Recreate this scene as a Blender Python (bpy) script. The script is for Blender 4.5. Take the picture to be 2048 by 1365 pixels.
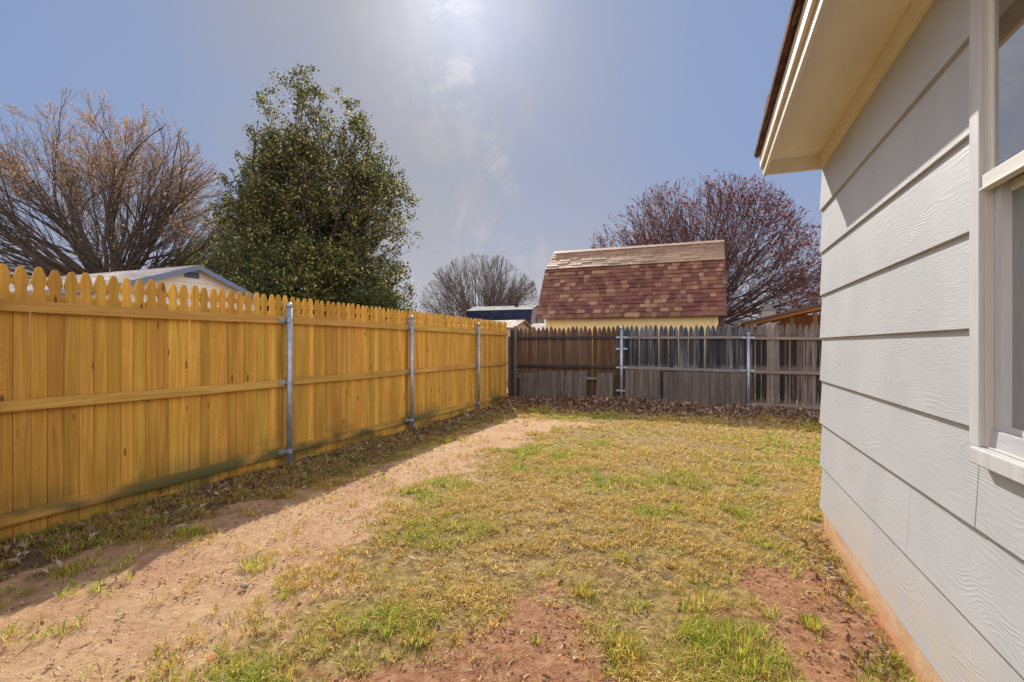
import bpy, math, random
import numpy as np
from mathutils import Vector
sc = bpy.context.scene
for o in list(bpy.data.objects): bpy.data.objects.remove(o)
R = math.radians
# ------------------------------------------------------------------ camera (at the origin; the ground lies 1.285 m below it)
F = 1005.0; YAW = R(21.06); HZ = 691.0; GH = 1.285
cd = bpy.data.cameras.new("camera"); cam = bpy.data.objects.new("camera", cd); sc.collection.objects.link(cam)
cam.location = (0, 0, 0); cam.rotation_euler = (R(90), 0, YAW)
cd.sensor_width = 36; cd.lens = 36*F/2048; cd.shift_y = 8.5/2048; cd.clip_start = 0.05; cd.clip_end = 2000
sc.camera = cam
# ------------------------------------------------------------------ sky, sun, exposure
SUN = Vector((-.639, 1.30, 1.0)).normalized()
w = bpy.data.worlds.new("World"); sc.world = w; w.use_nodes = True
SKY_STRENGTH = 0.105; SUN_STRENGTH = 5.0; EXPOSURE = 0.26
def build_world():
    nt = w.node_tree; N = nt.nodes; L = nt.links; N.clear()
    out = N.new('ShaderNodeOutputWorld'); bg = N.new('ShaderNodeBackground')
    sky = N.new('ShaderNodeTexSky'); sky.sky_type = 'NISHITA'; sky.sun_disc = False
    sky.sun_elevation = math.asin(SUN.z); sky.sun_rotation = math.atan2(SUN.x, SUN.y)
    sky.air_density = 1.0; sky.dust_density = 0.6; sky.ozone_density = 2.0
    bg.inputs['Strength'].default_value = SKY_STRENGTH
    tc = N.new('ShaderNodeTexCoord')
    def dot(v):
        n = N.new('ShaderNodeVectorMath'); n.operation = 'DOT_PRODUCT'; L.new(tc.outputs['Generated'], n.inputs[0]); n.inputs[1].default_value = v
        return n.outputs['Value']
    def m(op, a, b=None, c=None, clamp=False):
        n = N.new('ShaderNodeMath'); n.operation = op; n.use_clamp = clamp
        for i, s in enumerate((a, b, c)):
            if s is None: continue
            if isinstance(s, (int, float)): n.inputs[i].default_value = s
            else: L.new(s, n.inputs[i])
        return n.outputs[0]
    # a fixed frame of the sky: fw points north-north-west, the cirrus lies across it
    fw = dot((-math.sin(YAW), math.cos(YAW), 0)); rt = dot((math.cos(YAW), math.sin(YAW), 0)); up = dot((0, 0, 1))
    fc = m('MAXIMUM', fw, 0.15); u = m('DIVIDE', rt, fc); v = m('DIVIDE', up, fc)
    cmb = N.new('ShaderNodeCombineXYZ'); L.new(u, cmb.inputs[0]); L.new(v, cmb.inputs[1])
    def noise(scale, sx, sy, rot=0, det=6, rough=.55, dist=0):
        mp = N.new('ShaderNodeMapping'); mp.inputs['Scale'].default_value = (sx, sy, 1); mp.inputs['Rotation'].default_value = (0, 0, rot)
        L.new(cmb.outputs[0], mp.inputs['Vector'])
        n = N.new('ShaderNodeTexNoise'); n.inputs['Scale'].default_value = scale; n.inputs['Detail'].default_value = det
        n.inputs['Roughness'].default_value = rough; n.inputs['Distortion'].default_value = dist; L.new(mp.outputs[0], n.inputs['Vector']); return n.outputs[0]
    def rng(x, a, b, c=0., d=1.):
        n = N.new('ShaderNodeMapRange'); n.interpolation_type = 'SMOOTHSTEP'; L.new(x, n.inputs[0])
        for i, s in enumerate((a, b, c, d)): n.inputs[i+1].default_value = s
        return n.outputs[0]
    # streak axis u0(v): leans over to the left with height
    wob = m('MULTIPLY', m('SUBTRACT', noise(1.6, 1, 2.2, 0, 3), .5), .22)
    u0 = m('ADD', m('MULTIPLY_ADD', v, -.30, .06), wob)
    du = m('ABSOLUTE', m('SUBTRACT', u, u0))
    streak = rng(m('ADD', du, m('MULTIPLY', m('SUBTRACT', noise(3.4, 1.1, 1, .3, 6, .6), .5), .34)), .0, .20, 1, 0)
    edge = rng(m('SUBTRACT', u, u0), .10, .02, 0, 1)      # sharp right-hand edge
    wisps = rng(m('MULTIPLY_ADD', noise(3.0, 1.7, .95, -.9, 9, .62, 1.1), .55, m('MULTIPLY', noise(2.2, 1.0, 1.6, .35, 8, .62, .9), .45)), .42, .62)
    veil = rng(noise(1.5, 1.2, .8, .6, 7, .58, .9), .30, .72)
    broad = rng(m('ABSOLUTE', m('SUBTRACT', u, m('SUBTRACT', u0, .18))), .02, .85, 1, 0)
    c1 = m('MULTIPLY', m('MULTIPLY', m('MULTIPLY', streak, wisps), m('MULTIPLY_ADD', edge, .75, .25)), .8)
    c2 = m('MULTIPLY', m('MULTIPLY', broad, m('MULTIPLY_ADD', veil, .8, .2)), .80)
    low = rng(v, .0, .42, .75, 0)
    # cirrus scatters forward: brighter towards the sun
    sd = dot(tuple(SUN)); g = m('POWER', m('MAXIMUM', sd, 0), 26); g2 = m('POWER', m('MAXIMUM', sd, 0), 150)
    cov = m('MAXIMUM', m('ADD', m('ADD', m('ADD', c1, c2), low), m('MULTIPLY', g, .45)), 0, clamp=True)
    cb = m('ADD', m('ADD', m('MULTIPLY_ADD', g, 1.1, 2.95), m('MULTIPLY', g2, 3.0)), m('ADD', m('MULTIPLY', c1, 1.4), m('MULTIPLY', low, 1.5)))
    cc = N.new('ShaderNodeVectorMath'); cc.operation = 'SCALE'; cc.inputs[0].default_value = (.98, .99, 1.10); L.new(cb, cc.inputs['Scale'])
    # clear sky: a little less dazzling around the sun
    sat = N.new('ShaderNodeHueSaturation'); sat.inputs['Saturation'].default_value = 1.0; L.new(sky.outputs[0], sat.inputs['Color'])
    gm = N.new('ShaderNodeGamma'); gm.inputs['Gamma'].default_value = .2; L.new(sat.outputs[0], gm.inputs['Color'])
    tint = N.new('ShaderNodeVectorMath'); tint.operation = 'MULTIPLY'; L.new(gm.outputs[0], tint.inputs[0]); tint.inputs[1].default_value = (1.70, 2.12, 3.2)
    mix = N.new('ShaderNodeMix'); mix.data_type = 'VECTOR'; L.new(cov, mix.inputs[0]); L.new(tint.outputs[0], mix.inputs[4]); L.new(cc.outputs[0], mix.inputs[5])
    # bright fill added to the unseen sky behind the viewer, lifting the shaded sides
    sky_fill = m('MULTIPLY', rng(fw, .50, -.15), rng(up, .97, .60)); sky_fill = m('MULTIPLY', sky_fill, m('MULTIPLY_ADD', veil, .2, .85))
    mix2 = N.new('ShaderNodeMix'); mix2.data_type = 'VECTOR'; L.new(sky_fill, mix2.inputs[0]); L.new(mix.outputs[1], mix2.inputs[4]); mix2.inputs[5].default_value = (13.6, 13.2, 13.2)
    L.new(mix2.outputs[1], bg.inputs['Color']); L.new(bg.outputs[0], out.inputs[0])
build_world()
ld = bpy.data.lights.new("sun", 'SUN'); ld.energy = SUN_STRENGTH; ld.angle = R(.5); ld.color = (1.0, .93, .82)
sun = bpy.data.objects.new("sun", ld); sc.collection.objects.link(sun); sun.location = SUN*30
sun.rotation_euler = SUN.to_track_quat('Z', 'Y').to_euler()
sc.view_settings.view_transform = 'Standard'; sc.view_settings.look = 'None'; sc.view_settings.gamma = 1
sc.view_settings.exposure = EXPOSURE
sc.cycles.max_bounces = 8; sc.cycles.transparent_max_bounces = 12

# ------------------------------------------------------------------ helpers
col = sc.collection
rnd = random.Random(7); nr = np.random.default_rng(11)
def tag(o, label=None, cat=None, group=None, kind=None):
    if label: o['label'] = label
    if cat: o['category'] = cat
    if group: o['group'] = group
    if kind: o['kind'] = kind
    return o
def thing(name, label, cat, loc=(0, 0, 0), group=None):
    o = bpy.data.objects.new(name, None); o.location = loc; o.empty_display_size = .2; col.objects.link(o)
    return tag(o, label, cat, group)
def link(name, me, mat, parent=None):
    o = bpy.data.objects.new(name, me); col.objects.link(o)
    if isinstance(mat, (list, tuple)):
        for k in mat: me.materials.append(k)
    elif mat: me.materials.append(mat)
    if parent: o.parent = parent
    return o
class MB:
    def __init__(s): s.v = []; s.f = []; s.c = []
    def add(s, vs, fs, c=None):
        n = len(s.v); s.v += [tuple(p) for p in vs]; s.f += [tuple(i+n for i in f) for f in fs]
        s.c += [c or (1, 1, 1)]*len(vs); return s
    def box(s, x0, x1, y0, y1, z0, z1, c=None):
        return s.add([(x, y, z) for z in (z0, z1) for x, y in ((x0, y0), (x1, y0), (x1, y1), (x0, y1))],
                     [(3, 2, 1, 0), (4, 5, 6, 7), (0, 1, 5, 4), (1, 2, 6, 5), (2, 3, 7, 6), (3, 0, 4, 7)], c)
    def prism(s, prof, fn, a, b, c=None):      # profile (p,q) extruded from a to b; fn(p,q,t)->xyz
        n = len(prof); vs = [fn(p, q, a) for p, q in prof]+[fn(p, q, b) for p, q in prof]
        fs = [tuple(range(n))[::-1], tuple(range(n, 2*n))]+[(i, (i+1) % n, (i+1) % n+n, i+n) for i in range(n)]
        return s.add(vs, fs, c)
    def tube(s, pts, rad, sides=8, cap=True, c=None):
        n = len(pts); vs = []
        for i, p in enumerate(pts):
            p = Vector(p); a = Vector(pts[max(i-1, 0)]); b = Vector(pts[min(i+1, n-1)]); d = (b-a).normalized()
            x = d.orthogonal().normalized() if i == 0 else (x-d*x.dot(d)).normalized()
            y = d.cross(x); r = rad[i] if isinstance(rad, (list, tuple)) else rad
            vs += [p+(x*math.cos(2*math.pi*k/sides)+y*math.sin(2*math.pi*k/sides))*r for k in range(sides)]
        fs = [(i*sides+k, i*sides+(k+1) % sides, (i+1)*sides+(k+1) % sides, (i+1)*sides+k) for i in range(n-1) for k in range(sides)]
        if cap: fs += [tuple(range(sides))[::-1], tuple(range((n-1)*sides, n*sides))]
        return s.add(vs, fs, c)
    def build(s, name, mat, parent=None, smooth=False, color=False, bevel=0):
        off = Vector(parent.location) if parent else Vector((0, 0, 0))
        if parent and parent.parent: off = Vector(parent.parent.location)+off
        me = bpy.data.meshes.new(name); me.from_pydata([Vector(p)-off for p in s.v], [], s.f)
        if smooth: me.shade_smooth()
        if color:
            a = me.color_attributes.new('col', 'FLOAT_COLOR', 'POINT')
            a.data.foreach_set('color', np.array([(*c, 1) for c in s.c], dtype=np.float32).ravel())
        me.validate(); me.update()
        o = link(name, me, mat, parent)
        if bevel:
            b = o.modifiers.new('bevel', 'BEVEL'); b.width = bevel; b.segments = 2; b.limit_method = 'ANGLE'
        return o
def np_mesh(name, V, Fl, nper, mat, parent=None, C=None, smooth=False):
    """V (n,3), Fl flat loop indices, nper loops per face (array)"""
    if parent: V = V-np.array(parent.location)
    me = bpy.data.meshes.new(name); me.vertices.add(len(V)); me.vertices.foreach_set('co', V.astype(np.float32).ravel())
    me.loops.add(len(Fl)); me.loops.foreach_set('vertex_index', Fl.astype(np.int32))
    me.polygons.add(len(nper)); st = np.concatenate([[0], np.cumsum(nper)[:-1]]).astype(np.int32)
    me.polygons.foreach_set('loop_start', st); me.polygons.foreach_set('loop_total', nper.astype(np.int32))
    me.update(calc_edges=True)
    if smooth: me.shade_smooth()
    if C is not None:
        a = me.color_attributes.new('col', 'FLOAT_COLOR', 'POINT')
        a.data.foreach_set('color', np.concatenate([C, np.ones((len(C), 1))], 1).astype(np.float32).ravel())
    return link(name, me, mat, parent)
def vnoise(x, y, seed=0, oct=4, per=1.0, gain=.5):
    x = np.asarray(x, float)/per; y = np.asarray(y, float)/per; out = np.zeros(np.broadcast(x, y).shape); amp = 1; tot = 0
    for o in range(oct):
        xi = np.floor(x).astype(np.int64); yi = np.floor(y).astype(np.int64); fx = x-xi; fy = y-yi
        fx = fx*fx*(3-2*fx); fy = fy*fy*(3-2*fy)
        def h(a, b):
            n = (a*374761393+b*668265263+(seed+o*17)*1442695041) & 0xffffffff
            n = ((n ^ (n >> 13))*1274126177) & 0xffffffff
            return ((n ^ (n >> 16)) & 0xffff)/65535.
        out += amp*((h(xi, yi)*(1-fx)+h(xi+1, yi)*fx)*(1-fy)+(h(xi, yi+1)*(1-fx)+h(xi+1, yi+1)*fx)*fy)
        tot += amp; amp *= gain; x = x*2.03+3.1; y = y*2.03+1.7
    return out/tot
def gp(px, py, z=-GH):                       # where the sight line through a pixel of the photo meets the ground
    a = (px-1024)/F; t = -z/((py-HZ)/F)
    return ((-math.sin(YAW)+a*math.cos(YAW))*t, (math.cos(YAW)+a*math.sin(YAW))*t)
# ------------------------------------------------------------------ materials
class M:
    def __init__(s, name, rough=.8, spec=.3):
        s.m = bpy.data.materials.new(name); s.m.use_nodes = True; s.nt = s.m.node_tree; s.N = s.nt.nodes; s.L = s.nt.links
        s.b = s.N['Principled BSDF']; s.b.inputs['Roughness'].default_value = rough; s.b.inputs['Specular IOR Level'].default_value = spec
        s.tc = s.N.new('ShaderNodeTexCoord')
    def mth(s, op, *a, clamp=False):
        n = s.N.new('ShaderNodeMath'); n.operation = op; n.use_clamp = clamp
        for i, x in enumerate(a):
            if isinstance(x, (int, float)): n.inputs[i].default_value = x
            else: s.L.new(x, n.inputs[i])
        return n.outputs[0]
    def rng(s, x, a, b, c=0., d=1.):
        n = s.N.new('ShaderNodeMapRange'); n.interpolation_type = 'SMOOTHSTEP'; s.L.new(x, n.inputs[0])
        for i, k in enumerate((a, b, c, d)): n.inputs[i+1].default_value = k
        return n.outputs[0]
    def obj(s, scale=(1, 1, 1), rand=0):
        src = s.tc.outputs['Object']
        if rand:
            oi = s.N.new('ShaderNodeObjectInfo'); v = s.N.new('ShaderNodeCombineXYZ')
            r = s.mth('MULTIPLY', oi.outputs['Random'], rand)
            for i in range(3): s.L.new(r, v.inputs[i])
            ad = s.N.new('ShaderNodeVectorMath'); ad.operation = 'ADD'; s.L.new(src, ad.inputs[0]); s.L.new(v.outputs[0], ad.inputs[1]); src = ad.outputs[0]
        mp = s.N.new('ShaderNodeMapping'); mp.inputs['Scale'].default_value = scale; s.L.new(src, mp.inputs[0]); return mp.outputs[0]
    def noise(s, vec, scale=1, det=4, rough=.55, dist=0):
        n = s.N.new('ShaderNodeTexNoise'); n.inputs['Scale'].default_value = scale; n.inputs['Detail'].default_value = det
        n.inputs['Roughness'].default_value = rough; n.inputs['Distortion'].default_value = dist; s.L.new(vec, n.inputs['Vector']); return n.outputs[0]
    def voro(s, vec, scale=1, out='Distance'):
        n = s.N.new('ShaderNodeTexVoronoi'); n.inputs['Scale'].default_value = scale; s.L.new(vec, n.inputs['Vector']); return n.outputs[out]
    def mix(s, f, a, b, mode='MIX'):
        n = s.N.new('ShaderNodeMix'); n.data_type = 'RGBA'; n.blend_type = mode
        for i, x in ((0, f), (6, a), (7, b)):
            if isinstance(x, (int, float)): n.inputs[i].default_value = x
            elif isinstance(x, tuple): n.inputs[i].default_value = (*x, 1)
            else: s.L.new(x, n.inputs[i])
        return n.outputs[2]
    def attr(s, name='col'):
        n = s.N.new('ShaderNodeAttribute'); n.attribute_name = name; return n.outputs['Color']
    def sep(s, v):
        n = s.N.new('ShaderNodeSeparateXYZ'); s.L.new(v, n.inputs[0]); return n.outputs
    def rand(s): return s.N.new('ShaderNodeObjectInfo').outputs['Random']
    def val(s, c, v, h=None, sat=None):
        n = s.N.new('ShaderNodeHueSaturation'); s.L.new(c, n.inputs['Color'])
        for k, x in (('Value', v), ('Hue', h), ('Saturation', sat)):
            if x is None: continue
            if isinstance(x, (int, float)): n.inputs[k].default_value = x
            else: s.L.new(x, n.inputs[k])
        return n.outputs[0]
    def color(s, c):
        if isinstance(c, tuple): s.b.inputs['Base Color'].default_value = (*c, 1)
        else: s.L.new(c, s.b.inputs['Base Color'])
        return s
    def bump(s, h, strength=.5, dist=.01):
        n = s.N.new('ShaderNodeBump'); n.inputs['Strength'].default_value = strength; n.inputs['Distance'].default_value = dist
        s.L.new(h, n.inputs['Height']); s.L.new(n.outputs[0], s.b.inputs['Normal']); return s
    def translucent(s, c, f):
        t = s.N.new('ShaderNodeBsdfTranslucent'); mx = s.N.new('ShaderNodeMixShader'); mx.inputs[0].default_value = f
        if isinstance(c, tuple): t.inputs[0].default_value = (*c, 1)
        else: s.L.new(c, t.inputs[0])
        s.L.new(s.b.outputs[0], mx.inputs[1]); s.L.new(t.outputs[0], mx.inputs[2]); s.L.new(mx.outputs[0], s.N['Material Output'].inputs[0]); return s

def wood(name, light, dark, knot, axis=2, rough=.75, var=.35, grain=1., knots=.09, alg=0, black=0, brown=None, gfreq=1.0):
    m = M(name, rough, .25)
    ax = lambda a, b: tuple(b if i == axis else a for i in range(3))
    v = m.obj(rand=37)
    g1 = m.noise(m.obj(ax(34*gfreq, 1.3), 37), 1, 5, .6, .6); g2 = m.noise(m.obj(ax(120, 4), 37), 1, 3, .6)
    blot = m.noise(m.obj(ax(5, 1.1), 37), 1, 3, .5)
    kd = m.voro(m.obj(ax(8.5, 2.6), 37), 1)
    ring = m.mth('MULTIPLY', m.mth('SINE', m.mth('MULTIPLY', kd, 75)), m.rng(kd, .1, .36, 1, 0))
    gr = m.mth('MULTIPLY_ADD', g2, .3, m.mth('MULTIPLY_ADD', ring, .12, g1))
    c = m.mix(m.rng(gr, .42, .88), light, dark)
    crack = m.noise(m.obj(ax(48, .55), 71), 1, 3, .5); c = m.mix(m.rng(crack, .66, .72, 0, .6), c, knot)
    c = m.mix(m.rng(blot, .42, .72, 0, .75), c, dark)
    if brown: c = m.mix(m.rng(m.noise(m.obj(ax(9, .9), 91), 1, 3), .42, .62), c, brown)
    c = m.mix(m.rng(kd, knots*.5, knots, .9, 0), c, knot)
    z = m.sep(m.obj())[2]
    if alg:     # green algae creeping up from the damp foot of the fence
        n = m.noise(m.obj((1.2, 1.2, 3)), 1, 3)
        f = m.mth('MULTIPLY', m.rng(z, .05, .42, 1, 0), m.rng(n, .45, .60))
        c = m.mix(m.mth('MULTIPLY', f, alg), c, (.05, .085, .035))
    if black:   # black staining in long streaks, the board ends stay pale
        r = m.mth('FRACT', m.mth('MULTIPLY', m.rand(), 13.7))
        n = m.noise(m.obj(ax(26, .7), 53), 1, 5, .65)
        n2 = m.mth('MULTIPLY_ADD', r, .30, n)
        rail = m.rng(m.mth('ABSOLUTE', m.mth('SUBTRACT', z, .80)), .03, .12, .35, 1); top = m.rng(z, 1.40, 1.52, 1, .25); bot = m.rng(z, .12, .26)
        f = m.mth('MULTIPLY', m.mth('MULTIPLY', m.rng(n2, .56, .70), m.mth('MULTIPLY', top, bot)), m.mth('MULTIPLY', rail, black))
        c = m.mix(f, c, (.014, .012, .015))
    rv = m.mth('MULTIPLY_ADD', m.mth('FRACT', m.mth('MULTIPLY', m.rand(), 7.31)), var, 1-var/2)
    c = m.val(c, rv, m.mth('MULTIPLY_ADD', m.rand(), .016, .492))
    m.color(c); m.bump(gr, .35*grain, .004); return m.m

def galv(name):
    m = M(name, .42, .5); v = m.obj((1, 1, 1), 9); n = m.noise(v, 18, 3); n2 = m.noise(m.obj((1, 1, .25), 5), 9, 4)
    c = m.mix(m.rng(n, .3, .7), (.30, .35, .43), (.42, .46, .53)); c = m.mix(m.rng(n2, .55, .75, 0, .6), c, (.20, .22, .26)); m.color(c)
    m.b.inputs['Metallic'].default_value = .55; m.bump(n, .08, .002); return m.m
def plain(name, c, rough=.7, spec=.3, nz=.12, scale=14, bump=.15):
    m = M(name, rough, spec); n = m.noise(m.obj(), scale, 5)
    m.color(m.val(m.mix(1.0, c, c), m.mth('MULTIPLY_ADD', n, nz*2, 1-nz))); m.bump(n, bump, .003); return m.m
def shingle_mat(name, rough=.85, spec=.3):
    m = M(name, rough, spec); n = m.noise(m.obj(), 260, 2); n2 = m.noise(m.obj(), 3, 4)
    c = m.val(m.attr(), m.mth('MULTIPLY_ADD', n, .7, m.mth('MULTIPLY_ADD', n2, .4, .45))); m.color(c); m.bump(n, .5, .003); return m.m
def bark(name, a, b):
    m = M(name, .9, .2); n = m.noise(m.obj((6, 6, 1.5)), 1.5, 5); m.color(m.mix(m.rng(n, .3, .7), a, b)); m.bump(n, .4, .03); return m.m
def leafmat(name, tr=.35, rough=.5, spec=.4):
    m = M(name, rough, spec); a = m.attr(); m.color(a); m.translucent(m.val(a, 1.5), tr); return m.m

MAT = dict(
    pine=wood('new_pine', (.72, .405, .075), (.47, .235, .038), (.17, .07, .02), 2, alg=.65, var=.40, knots=.13),
    pine_rail=wood('pine_rail', (.62, .38, .10), (.44, .23, .05), (.18, .08, .03), 1, alg=.95, var=.18),
    old_brown=wood('weathered_brown', (.17, .115, .085), (.07, .045, .035), (.05, .035, .03), 2, var=.5, brown=(.105, .048, .018), grain=1.6),
    old_grey=wood('weathered_grey', (.20, .20, .235), (.034, .035, .05), (.04, .035, .04), 2, var=.95, black=.85, grain=1.6),
    old_black=wood('stained_black', (.26, .215, .195), (.12, .095, .085), (.05, .035, .03), 2, var=.4, black=1.0, grain=1.5),
    short=wood('short_board_grey', (.19, .155, .135), (.095, .076, .068), (.05, .04, .035), 2, var=.3, grain=1.6),
    rail_dark=wood('dark_rail', (.055, .045, .045), (.03, .025, .028), (.02, .015, .015), 0, var=.2),
    rail_grey=wood('grey_rail', (.24, .215, .21), (.15, .13, .13), (.08, .06, .05), 0, var=.2),
    rail_tan=wood('tan_rail', (.30, .235, .20), (.19, .14, .12), (.09, .06, .05), 0, var=.2),
    galv=galv('galvanised_steel'))

# ------------------------------------------------------------------ ground
def poly_mask(X, Y, poly, soft=.12, seed=3):
    """soft-edged, noise-wobbled mask of a polygon given in ground coordinates"""
    X = X+(vnoise(X, Y, seed, 3, .35)-.5)*.45; Y = Y+(vnoise(X, Y, seed+9, 3, .35)-.5)*.6
    P = np.array(poly); n = len(P); ins = np.zeros(X.shape, bool); dist = np.full(X.shape, 9.)
    for i in range(n):
        x0, y0 = P[i]; x1, y1 = P[(i+1) % n]
        with np.errstate(divide='ignore', invalid='ignore'):
            ins ^= ((y0 > Y) != (y1 > Y)) & (X < (x1-x0)*(Y-y0)/(y1-y0+1e-12)+x0)
        dx, dy = x1-x0, y1-y0; t = np.clip(((X-x0)*dx+(Y-y0)*dy)/(dx*dx+dy*dy+1e-12), 0, 1)
        dist = np.minimum(dist, np.hypot(X-x0-t*dx, Y-y0-t*dy))
    sd = np.where(ins, dist, -dist)
    return np.clip(sd/soft*.5+.5, 0, 1)
SAND = [gp(*p) for p in ((-300, 1290), (0, 1180), (180, 1120), (330, 1092), (470, 1010), (600, 985), (700, 950), (830, 908), (905, 880), (985, 850), (1040, 838),
        (1180, 842), (1150, 856), (1040, 875), (935, 935), (850, 975), (765, 1030), (705, 1095), (690, 1150), (600, 1200), (560, 1260), (420, 1290), (330, 1365), (200, 1600), (-300, 1600))]
RED_A = [gp(*p) for p in ((970, 1200), (1070, 1172), (1170, 1215), (1190, 1270), (1170, 1320), (1290, 1380), (1250, 1500), (600, 1500), (640, 1350), (830, 1310), (900, 1250))]
RED_B = [gp(*p) for p in ((1420, 1190), (1520, 1145), (1620, 1150), (1700, 1190), (1790, 1290), (1850, 1400), (1620, 1370), (1600, 1310), (1500, 1260))]
def masks(X, Y):
    sand = poly_mask(X, Y, SAND, .34, 3); red = np.maximum(poly_mask(X, Y, RED_A, .22, 5), poly_mask(X, Y, RED_B, .22, 6))
    br = (vnoise(X, Y, 91, 3, .22)-.5)*1.1; sand = np.clip(sand+br*(sand > .02)*(sand < .98), 0, 1); red = np.clip(red+br*(red > .02)*(red < .98), 0, 1)
    return sand, red
def gheight(X, Y):
    X = np.asarray(X, float); Y = np.asarray(Y, float)
    z = -GH+(vnoise(X, Y, 21, 3, 1.1)-.5)*.05+(vnoise(X, Y, 22, 3, .16)-.5)*.012
    s = np.clip((Y-9.9)/.9, 0, 1); z = z+.09*s*s*(3-2*s)*np.exp(-((X+1.9)/1.6)**2)
    return z
def build_ground():
    xs = np.concatenate([[-400, -200, -100, -60, -35, -22, -14, -9, -6.5, -5.2], np.arange(-4.6, 1.2, .04), [1.6, 2.5, 4, 7, 12, 20, 35, 60, 100, 200, 400]])
    ys = np.concatenate([[-100, -50, -20, -8, -3, -1, 0, .6], np.arange(1.0, 11.2, .045), [11.6, 12.5, 14, 17, 22, 30, 45, 70, 110, 200, 400, 800]])
    X, Y = np.meshgrid(xs, ys); Z = gheight(X, Y); sand, red = masks(X, Y)
    near = ((X > -4.6) & (X < 1.2) & (Y > .5) & (Y < 11.3))
    cl = (vnoise(X, Y, 31, 3, .09)-.5)*.030*red+(vnoise(X, Y, 33, 3, .3)-.5)*.012*sand
    Z = np.where(near, Z+cl-.012*sand, -GH-.02)
    V = np.stack([X.ravel(), Y.ravel(), Z.ravel()], 1); nx, ny = len(xs), len(ys)
    i = np.arange(nx-1)[None, :]+np.arange(ny-1)[:, None]*nx; i = i.ravel()
    Fl = np.stack([i, i+1, i+1+nx, i+nx], 1).ravel()
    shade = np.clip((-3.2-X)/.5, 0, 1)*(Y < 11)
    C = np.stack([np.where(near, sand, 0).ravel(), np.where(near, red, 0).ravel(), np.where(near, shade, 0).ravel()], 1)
    m = M('soil_and_thatch', .95, .1); at = m.sep(m.attr())
    v = m.obj(); n1 = m.noise(v, 2.2, 5, .6); n2 = m.noise(v, 22, 6, .65); n3 = m.noise(v, 130, 3, .7); n4 = m.noise(v, 6.5, 4, .6)
    th = m.mix(m.rng(n2, .35, .68), (.20, .125, .045), (.52, .36, .15)); th = m.mix(m.rng(n1, .50, .66, 0, .4), th, (.33, .28, .07))
    th = m.mix(m.rng(n3, .55, .72, 0, .6), th, (.11, .07, .035))
    sn = m.mix(m.rng(n2, .3, .75), (.50, .31, .17), (.66, .44, .26)); sn = m.mix(m.rng(n1, .4, .7, 0, .6), sn, (.47, .25, .145)); sn = m.mix(m.rng(n3, .62, .75, 0, .35), sn, (.28, .15, .09))
    rd = m.mix(m.rng(n2, .35, .65), (.33, .15, .078), (.50, .275, .155)); rd = m.mix(m.rng(n3, .54, .68, 0, .5), rd, (.20, .09, .05))
    shade_soil = m.mix(m.rng(n4, .35, .65), (.06, .044, .03), (.145, .098, .07))  # darker soil colour paints the fence's shadow deeper along its foot
    c = m.mix(m.rng(at[2], 0, 1, 0, .8), th, shade_soil)
    brk = m.mth('ADD', at[0], m.mth('MULTIPLY_ADD', n4, .7, -.35)); c = m.mix(m.rng(brk, .3, .6), c, sn)
    brk2 = m.mth('ADD', at[1], m.mth('MULTIPLY_ADD', n4, .6, -.30)); c = m.mix(m.rng(brk2, .35, .6), c, rd)
    m.color(c); m.bump(m.mth('ADD', m.mth('MULTIPLY', n4, .9), m.mth('ADD', n2, m.mth('MULTIPLY', n3, .6))), 1.0, .020)
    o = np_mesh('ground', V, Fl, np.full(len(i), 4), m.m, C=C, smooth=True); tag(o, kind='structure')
build_ground()

# grass: blades in tussocks over the lawn
def blades(P, H, Wd, ang, lean, C, name, mat, parent=None):
    n = len(P); ca, sa = np.cos(ang), np.sin(ang); side = np.stack([-sa, ca, 0*ca], 1)*Wd[:, None]*.5
    L = np.stack([ca, sa, 0*ca], 1); up = np.array([[0, 0, 1.]])
    mid = P+up*(H*.6)[:, None]+L*(H*lean*.35)[:, None]; tip = P+up*(H*np.sqrt(np.clip(1-lean*lean*.45, .15, 1)))[:, None]+L*(H*lean)[:, None]
    V = np.stack([P-side, P+side, mid+side*.75, mid-side*.75, tip], 1).reshape(-1, 3)
    b = np.arange(n)[:, None]*5; Fl = (b+np.array([[0, 1, 2, 3, 3, 2, 4]])).ravel(); nper = np.tile([4, 3], n)
    return np_mesh(name, V, Fl, nper, mat, parent, np.repeat(C, 5, 0))
GRASS = leafmat('grass_blade', .3, .6, .25)
def grass_colors(n, g):
    """g 0..1 greenness per blade"""
    straw = np.array([.74, .55, .13]); brown = np.array([.42, .25, .055]); green = np.array([.20, .27, .035]); lime = np.array([.54, .60, .07]); pale = np.array([.74, .60, .34])
    k = nr.random(n)[:, None]; dry = straw*(1-k)+brown*k; dry = np.where(nr.random(n)[:, None] < .15, pale, dry); k = nr.random(n)[:, None]; gr = green*(1-k)+lime*k
    isg = (nr.random(n) < g)[:, None]
    return np.where(isg, gr, dry)*(.6+.75*nr.random(n)[:, None])
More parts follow.
